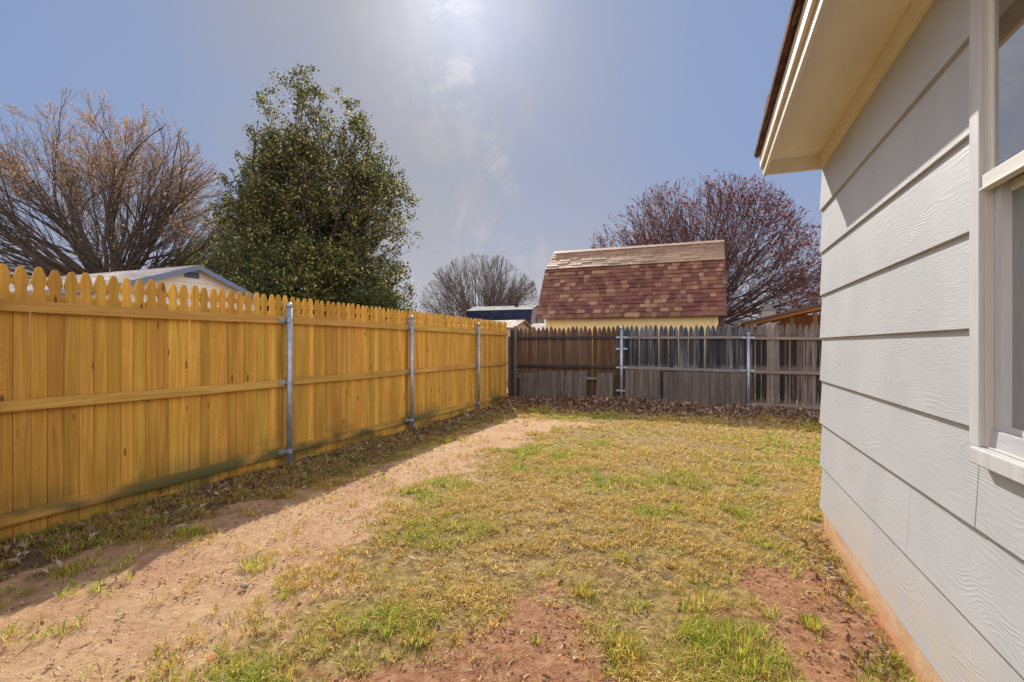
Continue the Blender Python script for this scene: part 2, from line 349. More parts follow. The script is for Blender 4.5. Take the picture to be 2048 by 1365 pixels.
def lawn():
    parts = []
    for (y0, y1, x0, dens) in ((.9, 2.6, -4.25, 2300), (2.6, 4.2, -4.25, 1900), (4.2, 6.5, -4.25, 1200), (6.5, 10.85, -4.25, 700)):
        x1 = .76 if y1 <= 4.3 else 1.9
        n = int((y1-y0)*(x1-x0)*dens); X = x0+nr.random(n)*(x1-x0); Y = y0+nr.random(n)*(y1-y0)
        sand, red = masks(X, Y)
        patch = vnoise(X, Y, 41, 4, .55); fine = vnoise(X, Y, 43, 3, .16)
        dens_m = np.clip((patch-.30)*3.2, .12, 1)*np.clip((fine-.28)*3.5, .12, 1)
        bare = np.maximum(np.clip(sand*1.25-.06, 0, 1), np.clip(red*1.2-.06, 0, 1)); dens_m = dens_m*(1-bare)+.07*bare*(fine > .57)
        dens_m = np.where((Y > 10.0), dens_m*.25, dens_m); dens_m = np.where(X < -3.4, np.clip(dens_m*.75, 0, 1), dens_m)
        k = nr.random(n) < dens_m; X, Y, patch = X[k], Y[k], patch[k]
        gpatch = vnoise(X, Y, 47, 3, .8)*.6+vnoise(X, Y, 48, 2, .22)*.4
        # greener near the house corner and at the front, tawny in the middle
        front = np.clip((2.9-Y)/.8, 0, 1); right = np.clip((X+1.2)/1.5, 0, 1)*np.clip((6.0-Y)/3, 0, 1)
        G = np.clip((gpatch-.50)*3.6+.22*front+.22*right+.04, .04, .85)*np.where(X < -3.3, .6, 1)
        parts.append((X, Y, G))
    X = np.concatenate([p[0] for p in parts]); Y = np.concatenate([p[1] for p in parts]); G = np.concatenate([p[2] for p in parts])
    nb = nr.integers(7, 14, len(X)); idx = np.repeat(np.arange(len(X)), nb); n = len(idx)
    sp = .016+.02*nr.random(len(X)); hh = (.018+.024*nr.random(len(X))+.010*G)*(1+.4*(nr.random(len(X)) < .06))
    a = nr.random(n)*2*np.pi; rr = np.sqrt(nr.random(n))*sp[idx]
    bx = X[idx]+np.cos(a)*rr; by = Y[idx]+np.sin(a)*rr
    ok = (bx < .745) | (by > 4.1); bx, by, a, idx = bx[ok], by[ok], a[ok], idx[ok]; n = len(idx)
    P = np.stack([bx, by, gheight(bx, by)-.004], 1)
    H = hh[idx]*(.6+.9*nr.random(n)); Wd = (.0028+.0026*nr.random(n))*(1+np.clip(by-3, 0, 8)*.16); ang = a+nr.normal(0, .7, n)
    lean = np.clip(.72-.3*G[idx]+.5*nr.random(n), 0, 1.15)+.2*(nr.random(n) < .3)
    o = blades(P, H, Wd, ang, lean, grass_colors(n, G[idx])*np.where(bx < -3.35, .72, 1)[:, None], 'grass', GRASS)  # blades beside the fence darkened in colour to deepen its shadow
    tag(o, 'short half dry lawn grass, straw coloured with green patches', 'grass', kind='stuff')
lawn()
def tuft(px, py, rad, h, n, green, label):
    x, y = gp(px, py); r = np.sqrt(nr.random(n))*rad; a = nr.random(n)*2*np.pi
    bx = x+np.cos(a)*r; by = y+np.sin(a)*r; P = np.stack([bx, by, gheight(bx, by)-.005], 1)
    H = h*.8*(.4+.6*nr.random(n)); lean = np.clip(.25+.8*r/rad*nr.random(n)+.2*nr.random(n), 0, 1.1)
    root = thing('grass_tuft', label, 'grass tuft', (x, y, float(gheight(x, y))), 'larger tufts of grass in the bare soil')
    blades(P, H, .003+.003*nr.random(n), a+nr.normal(0, .6, n), lean, grass_colors(n, np.full(n, green)), 'blades', GRASS, root)
    return root
for a in ((378, 1072, .07, .11, 150, .95, 'bright green grass tuft in the shadow edge nearest the yellow fence'),
          (515, 1126, .10, .075, 190, .55, 'olive grass tuft standing alone on the sandy path'),
          (833, 1280, .06, .085, 170, .35, 'dark spiky dry tuft left of the middle red soil patch'),
          (1245, 1300, .075, .10, 260, .35, 'dense brown and green clump at the right rim of the middle red soil patch'),
          (1165, 1185, .05, .085, 130, .35, 'dark tuft at the upper right tip of the middle red soil patch'),
          (1480, 1300, .17, .105, 620, .65, 'widest yellow green grass clump, in front between the two red soil patches'),
          (1625, 1248, .045, .08, 90, .8, 'small green tuft inside the red soil patch beside the house'),
          (1072, 1283, .018, .075, 26, .7, 'thin upright sprig inside the middle red soil patch'),
          (1400, 1200, .11, .08, 260, .45, 'brown and green clump left of the red soil patch beside the house')): tuft(*a)

# dry leaves
def leaf_shape():
    # lobed oak-like blade, midrib along x, 0..1
    up = [(0, 0.02), (.14, .07), (.24, .22), (.33, .11), (.46, .30), (.57, .13), (.68, .24), (.80, .10), (1, 0)]
    return up
def leaves_np(P, S, C, name, mat, parent=None, curl=1.0, label=None):
    n = len(P); top = np.array(leaf_shape()); k = len(top)
    rib = np.stack([top[:, 0], 0*top[:, 0]], 1); lo = np.stack([top[:, 0], -top[:, 1]], 1)
    T = np.concatenate([top, rib, lo])   # 3k points
    a = nr.random(n)*2*np.pi; cu = nr.normal(0, 1, n)*curl; cv = np.abs(nr.normal(0, 1, n))*curl
    tx = nr.normal(0, .45, n)*curl; ty = nr.normal(0, .45, n)*curl
    u = T[None, :, 0]-.5; v = T[None, :, 1]; z = cv[:, None]*1.6*v*v*2+cu[:, None]*.7*u*u+np.sin(u*9+a[:, None])*.04*curl
    x = np.repeat(u, n, 0)+0*z; y = np.repeat(v, n, 0)*(1-.25*np.abs(cv)[:, None].clip(0, 1.6))
    y, z = y*np.cos(tx)[:, None]-z*np.sin(tx)[:, None], y*np.sin(tx)[:, None]+z*np.cos(tx)[:, None]
    x, z = x*np.cos(ty)[:, None]-z*np.sin(ty)[:, None], x*np.sin(ty)[:, None]+z*np.cos(ty)[:, None]
    z = z-z.min(1, keepdims=True)
    x, y = x*np.cos(a)[:, None]-y*np.sin(a)[:, None], x*np.sin(a)[:, None]+y*np.cos(a)[:, None]
    V = (np.stack([x, y, z], 2)*S[:, None, None]+P[:, None, :]).reshape(-1, 3)
    q = []
    for r in (0, 1):
        for i in range(k-1): q += [r*k+i, (r+1)*k+i, (r+1)*k+i+1, r*k+i+1]
    q = np.array(q); Fl = (np.arange(n)[:, None]*3*k+q[None]).ravel()
    return np_mesh(name, V, Fl, np.full(n*2*(k-1), 4), mat, parent, np.repeat(C, 3*k, 0))
LEAF = leafmat('dry_leaf', .2, .6, .3)
def litter():
    n1 = 8000; X = -4.2+nr.random(n1*3)*6.0; Y = 10.85-np.abs(nr.normal(0, .66, n1*3))
    keep = (Y > 9.0) & (nr.random(n1*3) < np.clip(.25+vnoise(X, Y, 61, 3, .5)*1.1-.12*(10.85-Y), 0, 1)); X, Y = X[keep][:n1], Y[keep][:n1]
    Z = gheight(X, Y)+nr.random(len(X))*.07*np.clip((Y-9.9)/.6, 0, 1)
    n2 = 1100; X2 = -4.18+np.abs(nr.normal(0, .36, n2)); Y2 = .9+nr.random(n2)*10; Z2 = gheight(X2, Y2)
    n3 = 230; X3 = -3.6+nr.random(n3)*4.2; Y3 = 1.2+nr.random(n3)**1.0*8.5; Z3 = gheight(X3, Y3)+.006
    n4 = 240; X4 = .72-np.abs(nr.normal(0, .10, n4)); Y4 = 1.2+nr.random(n4)*2.8; Z4 = gheight(X4, Y4)+.004
    X = np.concatenate([X, X2, X3, X4]); Y = np.concatenate([Y, Y2, Y3, Y4]); Z = np.concatenate([Z, Z2, Z3, Z4]); n = len(X)
    S = .055+.055*nr.random(n); S[-(n3+n4):] *= .55; S[-(n3+n4+n2):-(n3+n4)] *= .8
    pal = np.array([[.22, .12, .065], [.32, .20, .13], [.40, .29, .21], [.13, .07, .045], [.48, .37, .29], [.27, .13, .07]])
    C = pal[nr.integers(0, 6, n)]*(.7+.6*nr.random(n)[:, None])
    o = leaves_np(np.stack([X, Y, Z], 1), S, C, 'leaf_litter', LEAF)
    tag(o, 'brown curled dead oak leaves heaped along the old fence and strewn over the grass', 'dead leaves', kind='stuff')
litter()
def one_leaf(px, py, s, c, label):
    x, y = gp(px, py); z = float(gheight(x, y))+.012
    root = thing('fallen_leaf', label, 'leaf', (x, y, z))
    leaves_np(np.array([[x, y, z]]), np.array([s]), np.array([c]), 'leaf_blade', LEAF, root, .45)
    mb = MB(); mb.tube([(x, y, z+.004), (x+s*.4, y+s*.35, z+.006), (x+s*.75, y+s*.5, z+.002)], .0012, 5); mb.build('stem', MAT_STEM, root)
MAT_STEM = plain('leaf_stem', (.25, .13, .05))
for a in ((424, 1324, .075, (.48, .20, .04), 'orange fallen leaf lying on the sand in the lower left corner of the yard'),
          (800, 1064, .085, (.36, .25, .16), 'pale curled dead leaf where the sandy path meets the lawn'),
          (870, 1165, .055, (.42, .13, .04), 'small rust red leaf among bright grass above the middle red soil'),
          (1120, 1162, .085, (.25, .13, .06), 'dark brown crumpled leaf at the top of the middle red soil patch'),
          (1290, 1148, .065, (.36, .15, .05), 'copper brown leaf on the grass midway between the two red soil patches'),
          (1352, 1212, .07, (.45, .19, .05), 'orange brown leaf resting on the grass clump left of the house side soil patch'),
          (1150, 1318, .04, (.5, .42, .28), 'cream narrow leaf at the lower edge of the middle red soil patch'),
          (1640, 1058, .09, (.28, .12, .05), 'brown leaf pressed against the foot of the house corner')): one_leaf(*a)
def straw():
    n = 9000; X = -3.9+nr.random(n*3)*4.6; Y = 1.0+nr.random(n*3)*8.5; s_, r_ = masks(X, Y)
    k = nr.random(n*3) < .16+.5*np.clip(vnoise(X, Y, 95, 3, .3)*3-1.4, 0, 1); k &= (X < .72) | (Y > 4.1); X, Y = X[k][:n], Y[k][:n]; n = len(X); a = nr.random(n)*6.28; L_ = .012+.045*nr.random(n)**2; W_ = .0012+.0014*nr.random(n)+.0003*Y
    Z = gheight(X, Y)+.003; bend = nr.normal(0, .25, n); V = []
    for t, w_ in ((0, 1), (.5, 1), (1, .4)):
        cx = X+np.cos(a+bend*t)*L_*t; cy = Y+np.sin(a+bend*t)*L_*t; cz = gheight(cx, cy)+.003+.006*nr.random(n)*(t == .5)
        for q in (-1, 1): V.append(np.stack([cx-np.sin(a)*W_*w_*q, cy+np.cos(a)*W_*w_*q, cz], 1))
    V = np.stack(V, 1).reshape(-1, 3); Fl = (np.arange(n)[:, None]*6+np.array([[0, 1, 3, 2, 2, 3, 5, 4]])).ravel()
    pal = np.array([[.62, .48, .28], [.45, .31, .14], [.22, .13, .07], [.16, .09, .05], [.5, .38, .2]]); C = pal[nr.integers(0, 5, n)]*(.7+.5*nr.random(n)[:, None])
    o = np_mesh('straw', V, Fl, np.full(n*2, 4), LEAF, C=np.repeat(C, 6, 0)); tag(o, 'bits of dry straw and broken stems lying on the bare sand and lawn', 'straw', kind='stuff')
straw()
# clods and pebbles
def clods():
    n = 7500; X = -3.9+nr.random(n*7)*4.6; Y = 1.0+nr.random(n*7)*5.5; s, r = masks(X, Y)
    k = nr.random(n*7) < np.clip(r*.7+s*.22*(Y < 5), 0, 1); X, Y, r = X[k][:n], Y[k][:n], r[k][:n]; n = len(X)
    base = np.array([[1, 0, 0], [0, 1, 0], [-1, 0, 0], [0, -1, 0], [0, 0, .8], [0, 0, -.8]], float)
    S = (.0025+.0085*nr.random(n)**4)
    V = base[None]*(.6+.8*nr.random((n, 6, 1))); a = nr.random(n)*6.28
    x = V[:, :, 0]*np.cos(a)[:, None]-V[:, :, 1]*np.sin(a)[:, None]; y = V[:, :, 0]*np.sin(a)[:, None]+V[:, :, 1]*np.cos(a)[:, None]
    V = np.stack([x, y, V[:, :, 2]], 2)*S[:, None, None]+np.stack([X, Y, gheight(X, Y)+.004-.004*(r < .5)], 1)[:, None, :]
    f = np.array([0, 1, 4, 1, 2, 4, 2, 3, 4, 3, 0, 4, 1, 0, 5, 2, 1, 5, 3, 2, 5, 0, 3, 5]); Fl = (np.arange(n)[:, None]*6+f[None]).ravel()
    C = np.where((r > .5)[:, None], np.array([[.42, .22, .13]]), np.array([[.45, .28, .17]]))*(.65+.6*nr.random(n)[:, None])
    m = M('clod', .95, .1); m.color(m.attr())
    o = np_mesh('soil_crumbs', V.reshape(-1, 3), Fl, np.full(n*8, 3), m.m, C=np.repeat(C, 6, 0), smooth=False)
    tag(o, 'loose red brown soil crumbs scattered over the bare patches', 'soil crumbs', kind='stuff')
clods()
def stone(px, py, s, c, label, flat=.5, name='stone'):
    x, y = gp(px, py); z = float(gheight(x, y)); mb = MB(); rows = 6; seg = 9; vs = []
    for i in range(rows+1):
        ph = math.pi*i/rows
        for k in range(seg):
            a = 2*math.pi*k/seg; q = 1+.22*math.sin(k*2.1+px)+.1*math.cos(i*3+k)
            vs.append((x+s*q*math.sin(ph)*math.cos(a), y+s*.7*q*math.sin(ph)*math.sin(a), z+s*flat*(math.cos(ph)+.7)))
    mb.add(vs, [(i*seg+k, (i+1)*seg+k, (i+1)*seg+(k+1) % seg, i*seg+(k+1) % seg) for i in range(rows) for k in range(seg)])
    o = mb.build(name, plain(name+'_surface', c, .9, .2, .2, 60), None, True); tag(o, label, name.replace('_', ' '))
stone(488, 1172, .022, (.33, .26, .22), 'grey brown stone on the sandy path below the olive tuft', .6)
stone(238, 1228, .011, (.55, .55, .56), 'flat pale grey pebble on the open sand near the left edge')
stone(417, 1025, .011, (.66, .64, .6), 'white pebble in the fence shadow')
stone(45, 1208, .016, (.42, .28, .2), 'brown stone on the shadow edge at the far left')
stone(553, 1252, .012, (.62, .55, .40), 'cream pebble where the sand meets the front grass')

stone(1171, 837, .035, (.62, .68, .85), 'small pale blue scrap of plastic on the sand near the old fence', .3, 'plastic_scrap')

# ------------------------------------------------------------------ new yellow fence (left)
FX = -4.27
def gothic(w_, h):
    hw = w_/2; n = h-.155; pts = [(-hw, 0), (-hw, n-.036)]
    for i in range(1, 8):           # notch bite
        a = math.pi*i/8; pts.append((-hw+.0155*math.sin(a), n-.032*math.cos(a)))
    pts += [(-hw+.001, n+.036), (-hw, n+.044), (-hw*.95, n+.058), (-hw*.85, n+.080), (-hw*.70, n+.106), (-hw*.52, n+.130), (-hw*.36, n+.147), (-.009, n+.153)]
    return pts+[(-x, z) for x, z in pts[::-1]]
def clamp_ring(mb, x, y, z, ax='y', r=.036):
    mb.tube([(x, y, z-.022), (x, y, z+.022)], r, 16)
def round_post(name, x, y, top, r, parent, zs, side, bottom=-1.45):
    mb = MB(); mb.tube([(x, y, bottom), (x, y, top)], r, 20)
    p = mb.build(name, MAT['galv'], parent, True)
    cp = MB(); cp.tube([(x, y, top-.035), (x, y, top), (x, y, top+.012), (x, y, top+.022)], [r+.004, r+.004, r*.8, r*.25], 20); cp.build('cap', MAT['galv'], p, True)
    for z, s in zs:
        b = MB(); b.tube([(x, y, z-.02), (x, y, z+.02)], r+.004, 20)
        if side == 'y': b.box(x-.045, x-.018, y-.12, y-.01, z-.018, z+.018); b.tube([(x-.02, y-.09, z), (x-.006, y-.09, z)], .007, 6)
        else:
            if s & 1: b.box(x-.12, x-.01, y+.02, y+.045, z-.018, z+.018)
            if s & 2: b.box(x+.01, x+.12, y+.02, y+.045, z-.018, z+.018)
        b.build('bracket', MAT['galv'], p, False)
    return p
def new_fence():
    f = thing('wooden_fence', 'new golden yellow picket fence with scalloped tops and steel posts', 'fence', (FX, 6.0, -GH))
    # every picket its own board
    y = 1.26; i = 0
    while y < 10.72:
        w_ = .0905+rnd.uniform(-.0015, .0015); gap = rnd.choice((.002, .003, .004) if y < 2.7 else (.002, .003, .005, .009)); h = 1.842+rnd.uniform(-.006, .008); z0 = -GH-.022+rnd.uniform(-.006, .006)
        lean = rnd.uniform(-.004, .004); xo = rnd.uniform(-.005, .005); yc = y+w_/2
        mb = MB(); pr = gothic(w_, h)
        mb.prism(pr, lambda p, q, t: (t, yc+p+lean*q, z0+q), FX-.018+xo, FX+xo); mb.build('picket', MAT['pine'], f, bevel=.0028)
        y += w_+gap
    # the stretch beside the viewer, beyond the hundred nearest-seen pickets, as one part
    y = 1.252; mb = MB()
    while y > -1.6:
        w_ = .0905; y -= w_+rnd.choice((.002, .004)); yc = y+w_/2; xo = rnd.uniform(-.005, .005)
        mb.prism(gothic(w_, 1.842), lambda p, q, t: (t, yc+p, -GH-.022+q), FX-.018+xo, FX+xo)
    tag(mb.build('pickets', MAT['pine'], f), kind='stuff')
    # rails, one length per bay; the middle rail of the first bay is spliced
    PY = (-1.6, -.65, 1.77, 4.20, 6.62, 9.05, 10.72)
    for (z, hh, dr) in ((.266, .038, 0), (-.402, .036, 0), (-1.137, .038, 0)):
        for a, b in zip(PY[:-1], PY[1:]):
            j1, j2, jm = (rnd.uniform(-.008, .008) for _ in range(3))
            mb = MB(); n = 8; vs = []
            for k in range(n+1):
                t = k/n; yy = a+.003+(b-a-.006)*t; zz = z+j1*(1-t)+j2*t+jm*math.sin(t*math.pi)
                vs += [(FX+.004, yy, zz-hh), (FX+.042, yy, zz-hh), (FX+.042, yy, zz+hh), (FX+.004, yy, zz+hh)]
            fs = [(0, 1, 2, 3), tuple(4*n+q for q in (3, 2, 1, 0))]+[(4*k+q, 4*k+4+q, 4*k+4+(q+1) % 4, 4*k+(q+1) % 4) for k in range(n) for q in range(4)]
            mb.add(vs, fs); mb.build('rail', MAT['pine_rail'], f, bevel=.003)
    for yy, top in ((-.65, .43), (1.77, .43), (4.20, .44), (6.62, .435), (9.05, .425)):
        round_post('post', FX+.077, yy, top, .031, f, ((.27, 0), (-.40, 0), (-1.14, 0)), 'y')
new_fence()

# ------------------------------------------------------------------ old grey fence (back)
BY = 10.90
def spear(w_, h):
    hw = w_/2
    return [(-hw, 0), (-hw, h-.15), (-hw*.94, h-.115), (-hw*.72, h-.065), (-hw*.42, h-.026), (0, h), (hw*.42, h-.026), (hw*.72, h-.065), (hw*.94, h-.115), (hw, h-.15), (hw, 0)]
def old_fence():
    f = thing('wooden_fence', 'old weathered grey and brown picket fence with pointed tops across the back', 'fence', (-1.6, BY, -GH))
    x = -4.12
    while x < 2.7:
        sec = 0 if x < -1.72 else (1 if x < .74 else 2)
        w_ = rnd.uniform(.092, .106) if sec < 2 else rnd.uniform(.086, .097); gap = rnd.choice((.001, .001, .002, .006)) if sec == 0 else rnd.choice((.0005, .001, .001, .003)) if sec == 1 else rnd.uniform(.006, .020)
        if sec == 1 and x > .1: gap = rnd.uniform(.001, .009)
        h = 1.70+rnd.uniform(-.03, .02); z0 = -GH; lean = rnd.uniform(-.006, .006); xc = x+w_/2; yo = rnd.uniform(-.004, .006)
        mb = MB(); mb.prism(spear(w_, h), lambda p, q, t: (xc+p+lean*q, t, z0+q), BY+.016+yo, BY+yo)
        mb.build('picket', MAT[('old_brown', 'old_grey', 'old_black')[sec]], f, bevel=.001)
        x += w_+gap
    def rail(x0, x1, z0, z1, hh, mat):
        n = 7; sag = rnd.uniform(-.012, .008); vs = []; mb = MB()
        for k in range(n+1):
            t = k/n; xx = x0+(x1-x0)*t; zz = z0+(z1-z0)*t+sag*math.sin(t*math.pi)+rnd.uniform(-.002, .002)
            vs += [(xx, BY-.046, zz-hh), (xx, BY-.006, zz-hh), (xx, BY-.006, zz+hh), (xx, BY-.046, zz+hh)]
        mb.add(vs, [(3, 2, 1, 0), tuple(4*n+q for q in (0, 1, 2, 3))]+[(4*k+q, 4*k+(q+1) % 4, 4*k+4+(q+1) % 4, 4*k+4+q) for k in range(n) for q in range(4)])
        mb.build('rail', MAT[mat], f, bevel=.003)
    rail(-4.10, -1.70, .165, .178, .026, 'rail_dark'); rail(-4.10, -1.70, -.465, -.470, .028, 'rail_dark')
    rail(-1.64, .745, .160, .155, .028, 'rail_grey'); rail(-1.64, .745, -.470, -.500, .030, 'rail_grey')
    rail(.82, 3.2, .140, .12, .028, 'rail_tan'); rail(.82, 3.2, -.515, -.52, .030, 'rail_tan'); rail(.82, 3.2, -1.165, -1.19, .034, 'rail_tan')
    round_post('post', -1.67, BY-.085, .385, .030, f, ((.17, 3), (-.075, 3), (-.475, 3), (-.965, 3)), 'x')
    round_post('post', .78, BY-.085, .235, .030, f, ((.15, 3), (-.495, 3), (-1.165, 2)), 'x')
    mb = MB(); mb.box(-4.215, -4.135, BY-.07, BY+.03, -1.35, .37); mb.build('wooden_post', MAT['rail_dark'], f, bevel=.004)
    mb = MB(); mb.box(-4.125, -4.05, BY-.075, BY-.052, -1.3, .44); mb.build('corner_board', MAT['short'], f, bevel=.003)
old_fence()
def post_between():
    mb = MB(); mb.box(-4.235, -4.20, 10.735, 10.80, -1.35, .20)
    o = mb.build('wooden_post', MAT['old_brown'], None, bevel=.003); tag(o, 'short reddish brown wooden post where the two fences meet', 'post')
post_between()
def short_panel(label, boards, ybase, rail_z=None):
    """boards: (x, width, z0, height, lean in x, lean back)"""
    x0 = boards[0][0]; f = thing('board_panel', label, 'board panel', (x0, ybase, -GH), 'panels of short boards against the old fence')
    for (x, w_, z0, h, lx, lb) in boards:
        mb = MB(); pr = [(-w_/2, 0), (w_/2, 0), (w_/2, h), (-w_/2, h)]
        mb.prism(pr, lambda p, q, t: (x+p+lx*q, ybase+t+lb*q, z0+q), .016, 0); mb.build('board', MAT['short'], f, bevel=.002)
    if rail_z:
        a, b, z = rail_z; mb = MB(); mb.box(a, b, ybase+.02+lb*.4, ybase+.042+lb*.4, z-.03, z+.03); mb.build('rail', MAT['rail_grey'], f, bevel=.002)
bs = []; x = -3.93
while x < -2.42:
    w_ = rnd.uniform(.085, .10); bs.append((x, w_, -1.24, .615+rnd.uniform(-.012, .012)+.05*(x > -3.5), rnd.uniform(.0, .03)+.03*(x > -2.9), .06)); x += w_+.003
short_panel('wide row of short grey boards leaning on the brown left stretch of the old fence', bs, BY-.115, (-4.03, -2.2, -.72))
bs = [(x, .09, -1.20, .60, lx, .06) for x, lx in ((-2.19, .09), (-2.09, .075), (-1.995, .02), (-1.90, .015))]
short_panel('four tilted short grey boards next to the left steel post of the old fence', bs, BY-.11)
bs = []; x = -1.55; k = 0
while x < .70:
    w_ = rnd.uniform(.088, .10); k += 1
    if k != 8: bs.append((x, w_, -1.32, .81+rnd.uniform(-.008, .006)-(.03 if x > -.8 else 0), rnd.uniform(-.004, .004), 0))
    x += w_+rnd.uniform(.002, .006)
short_panel('long row of short grey boards filling the middle bay, one board missing', bs, BY-.07)

# ------------------------------------------------------------------ shingled slopes
def slope(mb, x0, x1, bot, top, expo, tw, th, pal, ax='x'):
    """courses of tabs from eave `bot`(y,z) to `top`(y,z) between x0 and x1"""
    (ya, za), (yb, zb) = bot, top; L = math.hypot(yb-ya, zb-za); dy, dz = (yb-ya)/L, (zb-za)/L
    sgn = 1 if dy > 0 else -1; ny, nz = -dz*sgn, abs(dy); n = max(1, int(round(L/expo))); e = L/n
    for i in range(n):
        x = x0-rnd.uniform(0, tw[0]*.5) if x0 < x1 else x0
        last = None
        while x < x1:
            w_ = rnd.uniform(*tw); a, b = max(x, x0), min(x+w_, x1); x += w_
            if b-a < .01: continue
            t = th*rnd.choice((1, 1, 1.9)); s0 = i*e-(0 if i else .02); s1 = (i+1)*e+e*.25 if i < n-1 else L
            c = rnd.choice(pal); k = rnd.uniform(.85, 1.15); c = tuple(q*k for q in c)
            def P(xx, s, o):
                p = (xx, ya+dy*s+ny*o, za+dz*s+nz*o); return p if ax == 'x' else (p[1], p[0], p[2])
            vs = [P(a, s0, t), P(b, s0, t), P(b, s1, .002), P(a, s1, .002), P(a, s0, -.003), P(b, s0, -.003), P(b, s1, -.006), P(a, s1, -.006)]
            mb.add(vs, [(0, 1, 2, 3), (7, 6, 5, 4), (4, 5, 1, 0), (1, 5, 6, 2), (3, 7, 4, 0), (2, 6, 7, 3)], c)
SHING = shingle_mat('asphalt_shingle')
MAT.update(white=plain('white_paint', (.74, .71, .66), .6, .35), cream=None)
# ------------------------------------------------------------------ barn-roofed shed behind the old fence
def barn_shed():
    X0, X1 = -3.80, .27; RX0, RX1 = -4.03, .43; Y0 = 12.30; Y1 = 15.4
    f = thing('garden_shed', 'cream barn shed with maroon and tan shingled double pitch roof', 'shed', (-1.8, 13.85, -GH))
    m = M('cream_panel', .7, .3); n = m.noise(m.obj(), 9, 5); c = m.mix(m.rng(n, .3, .7), (.80, .56, .25), (.86, .64, .33)); m.color(c); m.bump(m.noise(m.obj((60, 60, 3)), 1, 3), .2, .003); cream = m.m
    prof = [(Y0, -1.3), (Y0, .80), (13.05, 1.97), (13.85, 2.57), (14.65, 1.97), (Y1, .80), (Y1, -1.3)]
    mb = MB(); mb.prism(prof, lambda p, q, t: (t, p, q), X0+.02, X1-.02)
    for k in range(11):      # battens in the panel
        xx = X0+.4+k*.31; mb.box(xx, xx+.008, Y0-.004, Y0+.01, -1.3, .70)
    mb.build('wall', cream, f)
    for xx in (X0, X1-.10):
        t = MB(); t.box(xx, xx+.10, Y0-.022, Y0+.08, -1.3, .72); t.build('corner_trim', cream, f, bevel=.003)
    pal = [(.145, .045, .030), (.17, .058, .038), (.115, .036, .027), (.20, .085, .050), (.24, .118, .068), (.30, .165, .095), (.18, .070, .043), (.15, .050, .034), (.17, .064, .040)]
    glare_pal = [(.28, .165, .10), (.30, .18, .108), (.26, .15, .09), (.29, .17, .102), (.25, .142, .085)]  # upper slope gets paler tabs: glare put into the shingle colour
    r = MB(); slope(r, RX0, RX1, (12.14, .675), (13.00, 2.045), .128, (.08, .22), .018, pal)
    slope(r, RX0, RX1, (12.97, 2.055), (13.85, 2.66), .13, (.26, .40), .006, glare_pal)
    slope(r, RX0, RX1, (15.55, .675), (14.70, 2.045), .27, (.2, .4), .007, pal); slope(r, RX0, RX1, (14.73, 2.055), (13.85, 2.66), .27, (.3, .5), .009, glare_pal)
    sm = shingle_mat('barn_shingle', .62, .55); rf = r.build('roof', sm, f, color=True)
    c = MB(); x = RX0
    while x < RX1-.02:
        b = min(x+.2, RX1); k = rnd.uniform(.85, 1.1)
        for s in (-1, 1): c.add([(x, 13.85, 2.688), (b+.02, 13.85, 2.680), (b+.02, 13.85+s*.14, 2.594), (x, 13.85+s*.14, 2.602)], [(0, 1, 2, 3) if s < 0 else (3, 2, 1, 0)], (.44*k, .29*k, .2*k))
        x = b
    c.build('ridge_cap', sm, rf, color=True)
    for xx in (RX0-.012, RX1-.002):    # rake boards on both ends
        t = MB(); out = [(12.13, .655), (12.99, 2.03), (13.85, 2.645), (14.71, 2.03), (15.57, .655)]; inn = [(p+(13.85-p)*.06, q-.10) for p, q in out]
        t.prism(out+inn[::-1], lambda p, q, t_: (t_, p, q), xx, xx+.014); t.build('rake_trim', plain('rake_brown', (.16, .09, .07)), rf)
    v = MB(); v.box(X1+.02, X1+.13, Y0+.1, Y0+.35, .42, .64); v.box(X1+.03, X1+.12, Y0+.085, Y0+.1, .44, .62); v.build('vent_box', plain('vent_dark', (.10, .08, .07)), f, bevel=.004)
barn_shed()

# ------------------------------------------------------------------ far navy-roofed shed and small playhouse
def far_shed():
    X0, X1 = -11.6, -8.0; f = thing('garden_shed', 'distant shed with navy blue lower roof and ridge paled by painted sun glare, left of the barn shed', 'shed', (-9.8, 24.4, -GH))
    sid = plain('mauve_siding', (.42, .38, .39))
    w_ = MB(); w_.prism([(23.35, -1.3), (23.35, 1.0), (23.62, 1.70), (24.42, 1.96), (25.22, 1.70), (25.49, 1.0), (25.49, -1.3)], lambda p, q, t: (t, p, q), X0+.1, X1-.06); w_.build('wall', sid, f)
    s = MB(); z = .1
    while z < 1.9:
        hw = 1.07 if z < 1.0 else (1.07-(z-1)*.386 if z < 1.7 else max(.05, .80-(z-1.7)*3.1)); s.prism([(0, z), (.03, z), (.005, z+.12), (0, z+.12)], lambda p, q, t: (X1-.06+p, t, q), 24.42-hw, 24.42+hw); z += .12
    s.build('siding', sid, f)
    navy = [(.018, .024, .06), (.022, .028, .07), (.03, .035, .075), (.015, .02, .05)]; pale = [(.33, .34, .33), (.37, .38, .36), (.28, .3, .3)]  # pale upper slope has the sun's glare painted into its shingles
    r = MB(); slope(r, X0, X1, (23.2, .72), (23.58, 1.78), .14, (.2, .4), .01, navy); slope(r, X0, X1, (23.56, 1.79), (24.42, 2.05), .14, (.2, .4), .01, pale)
    slope(r, X0, X1, (25.64, .72), (25.26, 1.78), .3, (.4, .6), .01, navy); slope(r, X0, X1, (25.28, 1.79), (24.42, 2.05), .3, (.4, .6), .01, pale); r.build('roof', SHING, f, color=True)
    t = MB(); t.box(-9.2, -9.0, 24.2, 24.35, 1.99, 2.10); t.build('roof_vent', plain('vent_navy', (.03, .04, .08)), f)
